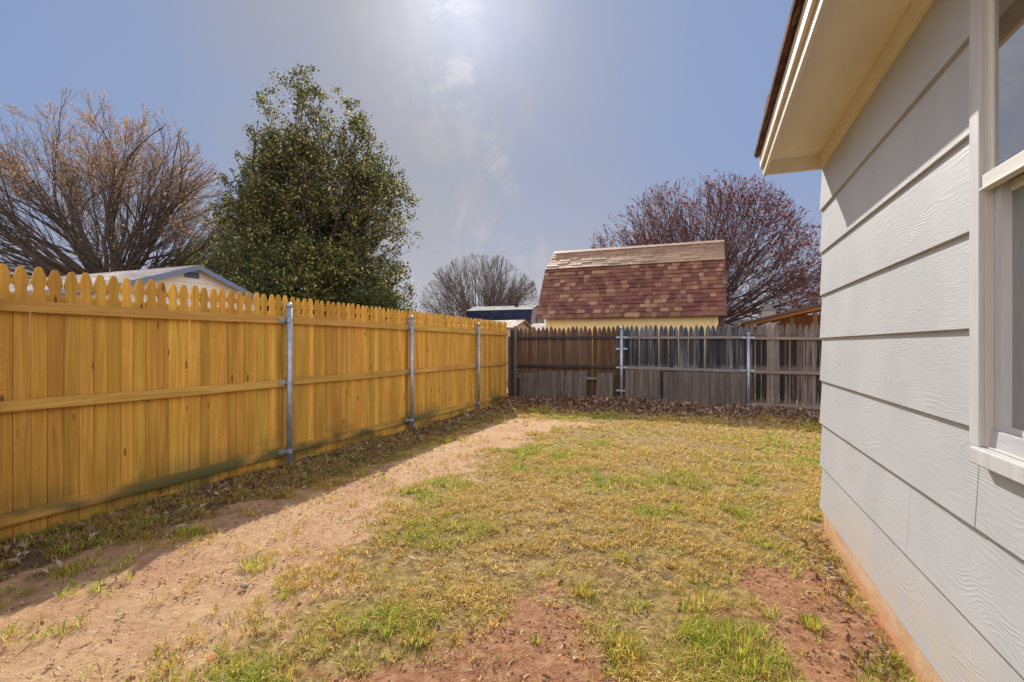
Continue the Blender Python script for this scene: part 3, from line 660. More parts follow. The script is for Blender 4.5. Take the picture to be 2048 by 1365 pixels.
def playhouse():
    X0, X1 = -9.4, -6.4; f = thing('playhouse', 'little beige gabled playhouse in front of the navy roofed shed', 'playhouse', (-7.9, 18.0, -GH))
    wl = plain('beige_wall', (.45, .36, .31))
    w_ = MB(); w_.prism([(17.02, -1.3), (17.02, .62), (18.0, .90), (18.98, .62), (18.98, -1.3)], lambda p, q, t: (t, p, q), X0+.1, X1-.1); w_.build('wall', wl, f)
    pal = [(.50, .42, .36), (.55, .46, .40), (.45, .38, .33)]; r = MB(); slope(r, X0, X1, (16.92, .645), (18.0, .965), .14, (.2, .35), .008, pal); slope(r, X0, X1, (19.08, .645), (18.0, .965), .3, (.3, .5), .008, pal)
    r.build('roof', SHING, f, color=True)
    for s in (-1, 1):
        t = MB(); t.prism([(18.0, .955), (18+s*1.08, .635), (18+s*1.08, .575), (18.0, .895)], lambda p, q, t_: (t_, p, q), X1-.02, X1+.012); t.build('rake_trim', plain('rake_orange', (.36, .17, .08)), f)
def low_roof():
    f = thing('low_building', 'low pale roof just left of the barn shed, behind the old fence', 'building', (-6.6, 21.0, -GH))
    w_ = MB(); w_.box(-7.1, -5.2, 20.6, 22.4, -1.3, .55); w_.build('wall', plain('low_wall', (.45, .38, .36)), f)
    r = MB(); slope(r, -7.25, -5.0, (20.4, .62), (21.5, .98), .14, (.2, .35), .008, [(.42, .34, .33), (.48, .39, .37), (.36, .29, .28)]); slope(r, -7.25, -5.0, (22.6, .62), (21.5, .98), .3, (.2, .35), .008, [(.4, .33, .32)]); r.build('roof', SHING, f, color=True)
far_shed(); playhouse(); low_roof()

# ------------------------------------------------------------------ white neighbour house behind the yellow fence
def white_house():
    GX = -14.0; RY = 10.4; HWD = 2.42; RZ = 2.34; EZ = RZ-HWD*.358
    f = thing('neighbour_house', 'white sided house with blue grey gable trim behind the yellow fence', 'house', (-19, RY, -GH))
    sid = plain('vinyl_siding', (.74, .67, .62), .55, .3, .05); blue = plain('blue_grey_trim', (.17, .22, .33), .5)
    w_ = MB(); w_.prism([(RY-HWD+.25, -1.3), (RY-HWD+.25, EZ+.05), (RY, RZ-.06), (RY+HWD-.25, EZ+.05), (RY+HWD-.25, -1.3)], lambda p, q, t: (t, p, q), GX-10, GX-.03); w_.build('wall', sid, f)
    s = MB(); z = -1.2
    while z < RZ-.12:
        hw = HWD-.25 if z < EZ+.02 else (RZ-.07-z)/.358; hw2 = HWD-.25 if z+.19 < EZ+.02 else (RZ-.07-z-.19)/.358; hw2 = max(hw2, .01); hw = min(hw, HWD-.25); hw2 = min(hw2, HWD-.25)
        xa, xb = GX-.03, GX-.005
        vs = [(xb, RY-hw, z), (xb, RY+hw, z), (xa+.004, RY+hw2, z+.19), (xa+.004, RY-hw2, z+.19), (xa, RY-hw, z), (xa, RY+hw, z)]
        s.add(vs, [(0, 1, 2, 3), (4, 5, 1, 0), (3, 2, 5, 4)][:2]); z += .19
    s.build('siding', sid, f)
    e = MB(); z = -1.2
    while z < EZ-.05:
        ye = RY-HWD+.25; e.add([(GX-10, ye-.022, z), (GX-.03, ye-.022, z), (GX-.03, ye-.002, z+.19), (GX-10, ye-.002, z+.19), (GX-10, ye, z), (GX-.03, ye, z)], [(0, 1, 2, 3), (4, 5, 1, 0)]); z += .19
    e.build('siding', sid, f)
    r = MB(); pal = [(.52, .47, .45), (.56, .51, .48), (.49, .44, .42), (.54, .49, .46)]
    slope(r, GX-10.2, GX+.22, (RY-HWD, EZ), (RY, RZ), .19, (.5, 1.1), .012, pal); slope(r, GX-10.2, GX+.22, (RY+HWD, EZ), (RY, RZ), .4, (.8, 1.4), .012, pal); rf = r.build('roof', SHING, f, color=True)
    for s_ in (-1, 1):
        t = MB(); t.prism([(RY, RZ-.005), (RY+s_*(HWD+.02), EZ-.012), (RY+s_*(HWD+.02), EZ-.145), (RY, RZ-.138)], lambda p, q, t_: (t_, p, q), GX+.20, GX+.235); t.build('gable_trim', blue, rf)
        t = MB(); t.box(GX-10.2, GX+.2, RY+s_*(HWD+.02)-.015, RY+s_*(HWD+.02)+.015, EZ-.14, EZ-.01); t.build('fascia', plain('grey_fascia', (.22, .22, .25)), rf)
        t = MB(); t.prism([(RY, RZ-.05), (RY+s_*HWD, EZ-.05), (RY+s_*HWD, EZ-.065), (RY, RZ-.065)], lambda p, q, t_: (t_, p, q), GX-.01, GX+.20); t.build('soffit', sid, rf)
    v = MB(); v.box(GX-.01, GX+.025, 10.12, 10.55, 1.97, 2.14)
    vt = v.build('gable_vent', blue, f)
    lv = MB()
    for k in range(4): lv.box(GX+.025, GX+.04, 10.14, 10.53, 1.985+k*.038, 2.005+k*.038)
    lv.build('louvres', plain('louvre_dark', (.06, .08, .13)), vt)
white_house()

# ------------------------------------------------------------------ brown lean-to and chimney behind the right end of the old fence
def carport():
    f = thing('carport', 'brown wooden lean-to roof rising to the right behind the old fence', 'carport', (2.2, 15, -GH))
    wd = wood('orange_beam', (.42, .20, .075), (.26, .11, .04), (.1, .05, .02), 0, var=.2); dk = wood('brown_plank', (.20, .10, .055), (.11, .055, .035), (.05, .03, .02), 2, var=.3)
    Z = lambda x, o=0: .55+(x-.93)*.248+o
    r = MB(); r.prism([(.86, Z(.86)), (4.6, Z(4.6)), (4.6, Z(4.6, .055)), (.86, Z(.86, .045))], lambda p, q, t: (p, t, q), 13.9, 18.0); r.build('roof', plain('brown_shingle', (.13, .08, .065), .9, .2, .3, 20), f)
    b = MB(); b.prism([(.93, Z(.93, -.075)), (4.5, Z(4.5, -.11)), (4.5, Z(4.5, -.004)), (.93, Z(.93, -.004))], lambda p, q, t: (p, t, q), 14.0, 14.05); b.build('beam', wd, f)
    for k in range(9):
        x = 1.1+k*.42; b = MB(); b.prism([(x, Z(x, -.09)), (x+.045, Z(x, -.09)), (x+.045, Z(x+.045, -.004)), (x, Z(x, -.004))], lambda p, q, t: (p, t, q), 14.06, 17.9); b.build('rafter', wd, f)
    for x in (1.02, 1.95, 2.45, 3.6):
        b = MB(); b.box(x, x+.09, 14.07, 14.16, -1.3, Z(x, -.10)); b.build('post', dk, f)
    b = MB(); b.box(2.0, 4.6, 16.2, 16.25, -1.3, .86); b.build('wall', plain('rust_wall', (.30, .13, .07), .85, .2, .3, 8), f)
    p = MB(); p.tube([(2.28, 14.6, Z(2.28)), (2.28, 14.6, Z(2.28, .25))], .014, 8); p.tube([(2.55, 14.3, Z(2.55)), (2.55, 14.3, Z(2.55, .2))], .014, 8); p.build('vent_pipe', plain('pipe_dark', (.06, .06, .07)), f)
    c = thing('chimney', 'grey brick chimney with a cap seen beyond the brown lean-to', 'chimney', (2.6, 20, -GH))
    a, = [(1536-1024)/F]; t = 20/(math.cos(YAW)+a*math.sin(YAW)); cx = (-math.sin(YAW)+a*math.cos(YAW))*t; c.location = (cx, 20, -GH)
    bm = M('grey_brick', .9, .2); br = bm.N.new('ShaderNodeTexBrick'); bm.L.new(bm.obj((4, 4, 4)), br.inputs[0]); br.inputs['Color1'].default_value = (.20, .17, .18, 1); br.inputs['Color2'].default_value = (.26, .22, .22, 1); br.inputs['Mortar'].default_value = (.32, .3, .3, 1); bm.color(br.outputs[0])
    b = MB(); b.box(cx-.22, cx+.22, 19.8, 20.2, -1.3, 1.24); b.build('stack', bm.m, c)
    b = MB(); b.box(cx-.26, cx+.26, 19.76, 20.24, 1.24, 1.29); b.box(cx-.13, cx+.13, 19.88, 20.12, 1.29, 1.44); b.build('cap', plain('cap_grey', (.2, .2, .22)), c)
    h = thing('far_house', 'low dark roofed house under the chimney far behind the old fence', 'house', (cx+.5, 33, -GH))
    r = MB(); slope(r, cx-4.0, cx+7, (30.6, .95), (33.0, 1.55), .2, (.4, .8), .012, [(.13, .12, .13), (.16, .15, .16), (.11, .1, .12)]); slope(r, cx-4.0, cx+7, (35.4, .95), (33.0, 1.55), .5, (.6, 1), .012, [(.13, .12, .13)]); r.build('roof', SHING, h, color=True)
    b = MB(); b.box(cx-3.7, cx+6.8, 30.9, 35.1, -1.3, 1.0); b.build('wall', plain('far_wall', (.4, .34, .3)), h)
carport()

# ------------------------------------------------------------------ white sided house on the right
WX = .754; WY = 4.04
def siding_mat():
    m = M('embossed_siding', .55, .35); p = m.sep(m.obj())
    cv = m.N.new('ShaderNodeCombineXYZ'); m.L.new(m.mth('MULTIPLY', p[1], .9), cv.inputs[0]); m.L.new(m.mth('MULTIPLY', p[2], 3.4), cv.inputs[1]); m.L.new(m.mth('FLOOR', m.mth('DIVIDE', m.mth('SUBTRACT', p[2], .157), .2945)), cv.inputs[2])
    a = m.noise(cv.outputs[0], 1.6, 2, .45, .35)
    ph = m.mth('MULTIPLY_ADD', a, 62, m.mth('MULTIPLY', p[2], 170)); s = m.mth('SINE', m.mth('MULTIPLY', ph, 2.2)); s2 = m.rng(s, -.2, .95)
    mask = m.rng(m.noise(m.obj((1, 2.2, 6)), 1.7, 3), .45, .66, .06, 1)
    fine = m.noise(m.obj((40, 9, 150)), 1, 4, .6)
    h = m.mth('ADD', m.mth('MULTIPLY', m.mth('MULTIPLY', s2, mask), .38), m.mth('MULTIPLY', fine, .75))
    n = m.noise(m.obj(), 3, 4); low = m.rng(p[2], .14, .50, .75, 0)
    c = m.mix(m.rng(n, .3, .7), (.425, .437, .468), (.465, .477, .508)); c = m.mix(m.mth('MULTIPLY', low, m.rng(n, .3, .6)), c, (.50, .42, .34))
    sp = m.voro(m.obj((30, 30, 30)), 1); c = m.mix(m.rng(sp, .03, .06, .5, 0), c, (.3, .25, .2))
    m.color(c); m.bump(h, .42, .0035); return m.m
def house():
    f = thing('house', 'white house with embossed lap siding, boxed eave and a tall window', 'house', (3.2, 1.0, -GH))
    sd = siding_mat(); tr = M('trim_paint', .5, .35); n = tr.noise(tr.obj((30, 30, 4)), 1, 4); tr.color(tr.mix(tr.rng(n, .3, .7), (.49, .495, .515), (.55, .555, .575))); tr.bump(n, .18, .002); tr = tr.m
    sof = M('soffit_paint', .6, .3); n = sof.noise(sof.obj((2, 1, 1)), 2.5, 4); sof.color(sof.mix(sof.rng(n, .3, .7), (.76, .70, .60), (.82, .76, .66))); sof.bump(sof.noise(sof.obj(), 90, 3), .15, .002); sof = sof.m
    WA, WB = .92, 1.89; WZ0, WZ1 = -.328, 1.20      # window opening incl. trim
    e = .2945; z0 = -1.128
    joints = {0: (2.6, .4), 1: (2.28, .1), 2: (1.86,), 3: (3.9-.6,)}
    # wall core, with the window opening left out
    def core(): 
        mb = MB(); a, b = WX+.012, WX+.16
        mb.box(a, b, WB-.1, WY-.01, -1.12, 1.34); mb.box(a, b, -4, WA+.1, -1.12, 1.34); mb.box(a, b, WA+.1, WB-.1, -1.12, WZ0-.02); mb.box(a, b, WA+.1, WB-.1, WZ1+.02, 1.34)
        mb.box(b, 8.2, WY-.15, WY-.01, -1.12, 1.34); mb.box(b, 8.2, -4, -3.86, -1.12, 1.34); mb.box(8.06, 8.2, -3.86, WY-.15, -1.12, 1.34); mb.box(b, 8.06, -3.86, WY-.15, -1.12, -1.05)
        mb.prism([(.78, 1.34), (8.2, 1.34), (4.49, 2.55)], lambda p, q, t: (p, t, q), WY-.15, WY-.02); mb.prism([(.78, 1.34), (8.2, 1.34), (4.49, 2.55)], lambda p, q, t: (p, t, q), -4, -3.87)
        mb.build('wall', tr, f)
    core()
    for k in range(8):
        za = z0+k*e; zb = min(za+e, 1.235)
        segs = [(-4., WY)]
        if zb > WZ0+.02 and za < WZ1: segs = [(-4., WA), (WB, WY)]
        if k == 2: segs = [(-4., WY)]
        cuts = []
        for a, b in segs:
            js = sorted([j for j in {1: (2.42, .3), 2: (1.875,), 3: (), 4: ()}.get(k, ()) if a < j < b]); p = [a]+js+[b]
            cuts += list(zip(p[:-1], p[1:]))
        for a, b in cuts:
            zt = zb+.004
            if k == 2 and b <= 1.95 and False: pass
            mb = MB(); wb = rnd.uniform(-.0015, .0015)
            mb.prism([(WX-.012+wb, za), (WX+.012, za), (WX+.012, zt), (WX+.004, zt)], lambda p, q, t: (p, t, q), a+(.0004 if a > -4 else 0), b-(.0004 if b < WY else 0))
            mb.build('siding_board', sd, f, bevel=.0015)
    # board ends seen at the corner: a thin starter strip
    fd = M('stained_concrete', .9, .2); n = fd.noise(fd.obj((1, 1, 3)), 6, 5); n2 = fd.noise(fd.obj(), 60, 3); zz = fd.sep(fd.obj())[2]
    c = fd.mix(fd.rng(n, .3, .7), (.50, .30, .16), (.58, .42, .28)); c = fd.mix(fd.rng(zz, -.02, .10, .7, 0), c, (.52, .22, .085)); c = fd.mix(fd.rng(n2, .62, .72, 0, .5), c, (.25, .14, .08)); fd.color(c); fd.bump(fd.mth('ADD', n, n2), .4, .006)
    mb = MB(); mb.box(WX+.010, 8.2, -4, WY-.012, -1.6, -1.121); mb.build('foundation', fd.m, f)
    # frieze, soffit, fascia
    EX = .395
    mb = MB(); mb.box(WX-.016, WX+.011, -4.3, WY, 1.222, 1.318); mb.build('frieze_board', sof, f, bevel=.002)
    mb = MB(); mb.box(EX+.012, WX+.012, -4.3, WY, 1.320, 1.332); mb.build('soffit', sof, f)
    mb = MB(); mb.box(EX+.012, WX-.017, WY-.018, WY, 1.224, 1.3195); mb.build('eave_end_board', sof, f, bevel=.001)
    fm = M('fascia_paint', .55, .3); n = fm.noise(fm.obj((40, 3, 40)), 1, 5, .7); fm.color(fm.mix(fm.rng(n, .35, .7), (.72, .66, .58), (.60, .53, .45))); fm.bump(n, .6, .004); fm = fm.m
    mb = MB(); mb.box(EX-.008, EX+.011, -4.3, WY+.004, 1.218, 1.345); mb.build('fascia', fm, f, bevel=.002)
    mb = MB(); mb.box(EX-.028, EX-.009, -4.3, WY+.006, 1.272, 1.368); mb.build('fascia_trim', fm, f, bevel=.002)
    rf = MB(); y = -4.3; x0 = EX-.045
    pal = [(.12, .055, .04), (.16, .08, .055), (.09, .045, .035), (.20, .11, .08)]
    slope(rf, -4.3, WY+.012, (x0, 1.378), (4.49, 2.79), .14, (.14, .32), .012, pal, 'y'); slope(rf, -4.3, WY+.012, (8.6, 1.4), (4.49, 2.79), .4, (.4, .8), .008, pal, 'y')
    r = rf.build('roof', SHING, f, color=True)
    rg = MB(); y = -4.3       # ragged shingle butts hanging over the drip edge
    while y < WY:
        w_ = rnd.uniform(.03, .11); o1, o2 = rnd.uniform(0, .014), rnd.uniform(0, .014); d1 = rnd.uniform(.0, .010)
        rg.add([(x0-o1, y, 1.366-d1), (x0-o2, y+w_-.004, 1.366-rnd.uniform(0, .01)), (x0+.04, y+w_-.004, 1.392), (x0+.04, y, 1.392), (x0-o1, y, 1.388), (x0-o2, y+w_-.004, 1.388)],
               [(0, 1, 5, 4), (4, 5, 2, 3), (3, 2, 1, 0), (0, 4, 3), (1, 2, 5)], rnd.choice(pal)); y += w_
    rg.build('shingle_edge', SHING, r, color=True)
    # window
    wn = MB(); b = WX-.024     # casing: left stile (two stiles), head, sill
    def part(name, x0_, x1_, y0, y1, z0_, z1_, mat, par, bev=.002):
        q = MB(); q.box(x0_, x1_, y0, y1, z0_, z1_); return q.build(name, mat, par, bevel=bev)
    win = part('window_casing', WX-.020, WX+.03, WB-.057, WB, WZ0+.036, WZ1, tr, f)
    part('window_casing', WX-.020, WX+.03, WA, WA+.057, WZ0+.036, WZ1, tr, f); part('window_casing', WX-.018, WX+.03, WA+.0575, WB-.0575, WZ1-.075, WZ1-.001, tr, f)
    sl = part('window_sill', WX-.036, WX+.07, WA+.03, WB-.040, WZ0-.012, WZ0+.035, tr, f, .004)
    vin = plain('vinyl_frame', (.56, .50, .45), .4, .4, .04, 6, .05); wh = plain('vinyl_white', (.68, .66, .62), .4, .4, .04, 6, .05)
    ya, yb = WA+.0575, WB-.0575; fr = MB()
    for (xa, xb, g) in ((WX-.008, WX+.012, .008), (WX+.0125, WX+.03, .014), (WX+.0305, WX+.075, .018)):
        fr.box(xa, xb, yb-g, yb, WZ0+.036, WZ1-.076); fr.box(xa, xb, ya, ya+g, WZ0+.036, WZ1-.076); fr.box(xa, xb, ya+g, yb-g, WZ1-.076-g, WZ1-.076); fr.box(xa, xb, ya+g, yb-g, WZ0+.036, WZ0+.036+g*.5)
    wf = fr.build('window_frame', vin, f, bevel=.0015)
    MZ = .455
    gl = M('window_glass', .02, .5); gl.b.inputs['Base Color'].default_value = (.9, .95, 1, 1)
    tb = gl.N.new('ShaderNodeBsdfTransparent'); tb.inputs[0].default_value = (.80, .84, .86, 1); gs = gl.N.new('ShaderNodeBsdfGlossy'); gs.inputs['Roughness'].default_value = .01
    fr_ = gl.N.new('ShaderNodeFresnel'); fr_.inputs['IOR'].default_value = 3.6; mx = gl.N.new('ShaderNodeMixShader'); gl.L.new(gl.mth('MAXIMUM', fr_.outputs[0], .62), mx.inputs[0]); gl.L.new(tb.outputs[0], mx.inputs[1]); gl.L.new(gs.outputs[0], mx.inputs[2]); gl.L.new(mx.outputs[0], gl.N['Material Output'].inputs[0])
    # upper sash stands outside the lower one
    us = MB(); x0_, x1_ = WX-.004, WX+.012; A, B = ya+.0085, yb-.0085
    us.box(x0_, x1_, B-.022, B, MZ+.0305, WZ1-.1205); us.box(x0_, x1_, A, A+.022, MZ+.0305, WZ1-.1205); us.box(x0_-.012, x1_, A, B, MZ-.008, MZ+.030); us.box(x0_-.020, x1_-.01, A, B, MZ-.014, MZ-.0085); us.box(x0_, x1_, A, B, WZ1-.12, WZ1-.09)
    u = us.build('upper_sash', wh, wf, bevel=.001); 
    q = MB(); q.box(WX+.003, WX+.006, A+.022, B-.022, MZ+.03, WZ1-.12); q.build('pane', gl.m, f)
    ls = MB(); x0_, x1_ = WX+.031, WX+.046; A, B = ya+.0185, yb-.0185
    ls.box(x0_, x1_, B-.010, B, WZ0+.065, MZ); ls.box(x0_, x1_, A, A+.010, WZ0+.065, MZ); ls.box(x0_, x1_, A+.010, B-.010, WZ0+.065, WZ0+.10); ls.box(x0_, x1_, A+.010, B-.010, MZ-.03, MZ)
    ls.build('lower_sash', wh, wf, bevel=.001)
    q = MB(); q.box(WX+.036, WX+.039, A+.010, B-.010, WZ0+.10, MZ-.03); q.build('pane', gl.m, f)
    # curtain behind the glass, in soft folds
    cu = MB(); vs = []; n = 90
    for i in range(n+1):
        y = WA+.05+(WB-WA-.1)*i/n; xo = WX+.105+.016*math.sin(i*.9)+.008*math.sin(i*2.3)
        vs += [(xo, y, WZ0-.02), (xo+.004*math.sin(i), y, WZ1)]
    cu.add(vs, [(2*i, 2*i+2, 2*i+3, 2*i+1) for i in range(n)]); 
    cm = M('curtain_cloth', .9, .1); cm.color((.62, .66, .64)); cu.build('curtain', cm.m, f, True)
house()

# ------------------------------------------------------------------ trees
def vnorm(a): 
    l = math.sqrt(a[0]*a[0]+a[1]*a[1]+a[2]*a[2]) or 1; return (a[0]/l, a[1]/l, a[2]/l)
class Tree:
    def __init__(s, seed): s.V = []; s.F = []; s.r = random.Random(seed); s.tips = []
    def seg(s, pts, rad):
        k = 6 if rad[0] > .06 else 4 if rad[0] > .02 else 3; base = len(s.V); n = len(pts)
        for i, p in enumerate(pts):
            a = pts[max(0, i-1)]; b = pts[min(n-1, i+1)]; d = vnorm((b[0]-a[0], b[1]-a[1], b[2]-a[2]))
            h = (1, 0, 0) if abs(d[0]) < .7 else (0, 1, 0); x = vnorm((d[1]*h[2]-d[2]*h[1], d[2]*h[0]-d[0]*h[2], d[0]*h[1]-d[1]*h[0]))
            y = (d[1]*x[2]-d[2]*x[1], d[2]*x[0]-d[0]*x[2], d[0]*x[1]-d[1]*x[0]); r = rad[i]
            for j in range(k):
                c, q = math.cos(6.2832*j/k)*r, math.sin(6.2832*j/k)*r
                s.V.append((p[0]+x[0]*c+y[0]*q, p[1]+x[1]*c+y[1]*q, p[2]+x[2]*c+y[2]*q))
        for i in range(n-1):
            for j in range(k): s.F.append((base+i*k+j, base+i*k+(j+1) % k, base+(i+1)*k+(j+1) % k, base+(i+1)*k+j))
    def grow(s, p, d, L, r, depth, env, o):
        g = s.r.gauss; ns = o['ns']; pts = [p]; rad = [r]; dirs = []; cur = p; r1 = r*o['taper']
        for i in range(ns):
            w_ = o['wob']; up = o['up']; d = vnorm((d[0]+g(0, w_), d[1]+g(0, w_), d[2]+g(0, w_)+up))
            st = L/ns; nx = (cur[0]+d[0]*st, cur[1]+d[1]*st, cur[2]+d[2]*st)
            if depth < o['depth'] and not env(nx): break
            cur = nx; pts.append(cur); rad.append(r+(r1-r)*(i+1)/ns); dirs.append(d)
        if len(pts) < 2: return
        s.seg(pts, rad)
        if depth >= o['tipfrom'] : 
            for q in pts[1:]: s.tips.append((q, d))
        if depth <= 0: return
        kids = o['kids'][o['depth']-depth] if o['depth']-depth < len(o['kids']) else o['kids'][-1]
        for c in range(kids):
            if c == 0: q = cur; dd = d; an = o['ang']*.45; ll = L*o['shr']; rr = rad[-1]
            else:
                i = s.r.randint(max(1, int(len(pts)*.35)), len(pts)-1); q = pts[i]; dd = dirs[i-1]; an = o['ang']*s.r.uniform(.7, 1.35); ll = L*o['shr']*s.r.uniform(.7, 1.05); rr = rad[i]*s.r.uniform(.5, .75)
            x = vnorm((g(0, 1), g(0, 1), g(0, 1))); t = math.tan(an); dt = x[0]*dd[0]+x[1]*dd[1]+x[2]*dd[2]
            x = vnorm((x[0]-dd[0]*dt, x[1]-dd[1]*dt, x[2]-dd[2]*dt))
            s.grow(q, vnorm((dd[0]+x[0]*t, dd[1]+x[1]*t, dd[2]+x[2]*t)), ll, max(rr, o['rmin']), depth-1, env, o)
    def build(s, name, mat, parent):
        V = np.array(s.V); Fc = np.array(s.F); return np_mesh(name, V, Fc.ravel(), np.full(len(Fc), 4), mat, parent, smooth=True)
def foliage(P, S, C, name, mat, parent, asp=.5):
    n = len(P); a = nr.normal(size=(n, 3)); a /= np.linalg.norm(a, axis=1)[:, None]; b = nr.normal(size=(n, 3)); b = np.cross(a, b); b /= np.linalg.norm(b, axis=1)[:, None]
    S = S[:, None]; k = np.cross(a, b)*S*.12
    V = np.stack([P-a*S*.5, P+b*S*.5*asp+k, P+a*S*.5, P-b*S*.5*asp+k], 1).reshape(-1, 3)
    return np_mesh(name, V, np.arange(n*4), np.full(n, 4), mat, parent, np.repeat(C, 4, 0))
def at(px, t):
    a = (px-1024)/F; return ((-math.sin(YAW)+a*math.cos(YAW))*t, (math.cos(YAW)+a*math.sin(YAW))*t)
def ell(cx, cy, cz, rx, rz, zmin=-1):
    return lambda p: ((p[0]-cx)/rx)**2+((p[1]-cy)/rx)**2+((p[2]-cz)/rz)**2 < 1 and p[2] > zmin
def ellw(cx, cy, cz, rx, rz, zmin, seed, amp=.14):
    N = 48; T = vnoise(np.arange(N)[:, None]*.35, np.arange(N)[None, :]*.35, seed, 3, 1.0)
    def f(p):
        x, y, z = (p[0]-cx)/rx, (p[1]-cy)/rx, (p[2]-cz)/rz; i = int((math.atan2(y, x)+3.15)/6.3*(N-1)); j = int((math.atan2(z, math.hypot(x, y))+1.6)/3.2*(N-1))
        k = 1-amp*.6+amp*2*(T[i, j]-.5); return x*x+y*y+z*z < k*k and p[2] > zmin
    return f
def fan_tree(name, label, px, t, seed, z_fork, spread, env, o, bk, limbs, r0, tr_r, leaf=None, group=None):
    x, y = at(px, t); root = thing(name, label, 'tree', (x, y, -GH), group); T = Tree(seed)
    tk = MB(); tk.tube([(x, y, -1.4), (x+.03, y, -.4), (x, y, z_fork)], [tr_r*1.3, tr_r, tr_r*.85], 12); tk.build('trunk', bk, root, True)
    for i in range(limbs):
        az = i*2.39996+T.r.uniform(-.3, .3); el = spread*math.sqrt((i+.4)/limbs); d = (math.cos(az)*math.sin(el), math.sin(az)*math.sin(el), math.cos(el))
        q = 0.
        while q < 14 and (q < 1.2 or env((x+d[0]*q, y+d[1]*q, z_fork+d[2]*q))): q += .15
        T.grow((x+d[0]*tr_r*.5, y+d[1]*tr_r*.5, z_fork-.15-.1*i/limbs), d, q*(1-o['shr'])*o['reach']*T.r.uniform(.92, 1.12), r0*T.r.uniform(.7, 1.1)*(.6+.4*q/6), o['depth'], env, o)
    T.build('crown', bk, root)
    if leaf:
        pos, n, size, pal, jit, mat, wt = leaf; tp = np.array([q[0] for q in T.tips]); wts = wt(tp); wts = wts/wts.sum(); idx = nr.choice(len(tp), n, p=wts)
        pc = np.array(pal); C = pc[nr.integers(0, len(pc), n)]*(.7+.6*nr.random(n)[:, None])
        foliage(tp[idx]+nr.normal(0, jit, (n, 3)), size*(.6+.8*nr.random(n)), C, 'leaves', mat, root)
    return root
BK1 = bark('bark_brown', (.075, .055, .05), (.13, .10, .09)); BK2 = bark('bark_pale', (.13, .10, .09), (.21, .17, .15)); BK3 = bark('bark_red', (.065, .04, .042), (.11, .075, .072))
LM = leafmat('autumn_leaf', .4, .7, .2); EM = leafmat('evergreen_leaf', .30, .6, .2)
x1, y1 = at(222, 23)
fan_tree('bare_tree', 'huge spreading tree with rust brown buds behind the white house', 222, 23, 5, 2.6, 1.42, ellw(x1-.7, y1, 2.2, 8.2, 9.7, 1.5, 5, .12),
         dict(reach=1.5, ns=3, depth=7, wob=.075, up=.01, taper=.62, kids=(3, 3, 2, 2, 3, 2, 2), ang=.38, shr=.80, rmin=.007, tipfrom=0), BK1, 30, .16, .38,
         (None, 34000, .080, [(.36, .21, .12), (.42, .26, .14), (.30, .18, .11), (.40, .29, .18)], .07, LM, lambda p: np.clip((p[:, 2]-3)/7, .02, 1)**1.6*np.clip(vnoise(p[:, 0]+p[:, 1]*.4, p[:, 2], 71, 3, 1.3)*3-1, .05, 1)))
x3, y3 = at(962, 36)
fan_tree('bare_tree', 'small round leafless tree in the distance left of the sheds', 962, 36, 8, .9, 1.30, ellw(x3, y3, 2.2, 4.6, 4.6, .6, 6, .06),
         dict(reach=1.7, ns=4, depth=5, wob=.07, up=.03, taper=.64, kids=(3, 3, 3, 3, 2), ang=.36, shr=.76, rmin=.010, tipfrom=9), BK2, 44, .06, .2)
x4, y4 = at(1395, 25)
fan_tree('bare_tree', 'broad tree with sparse dark red leaves behind the barn shed', 1395, 25, 12, 1.0, 1.45, ellw(x4, y4, 2.3, 6.3, 6.2, -.2, 7, .05),
         dict(reach=1.6, ns=3, depth=6, wob=.08, up=.012, taper=.64, kids=(3, 3, 3, 3, 2, 2), ang=.42, shr=.78, rmin=.007, tipfrom=0), BK3, 46, .075, .28,
         (None, 15000, .13, [(.17, .035, .028), (.22, .05, .033), (.12, .03, .027), (.28, .10, .055)], .04, LM, lambda p: np.clip(np.hypot(p[:, 0]-x4, p[:, 2]-2)/5, .1, 1)**2))
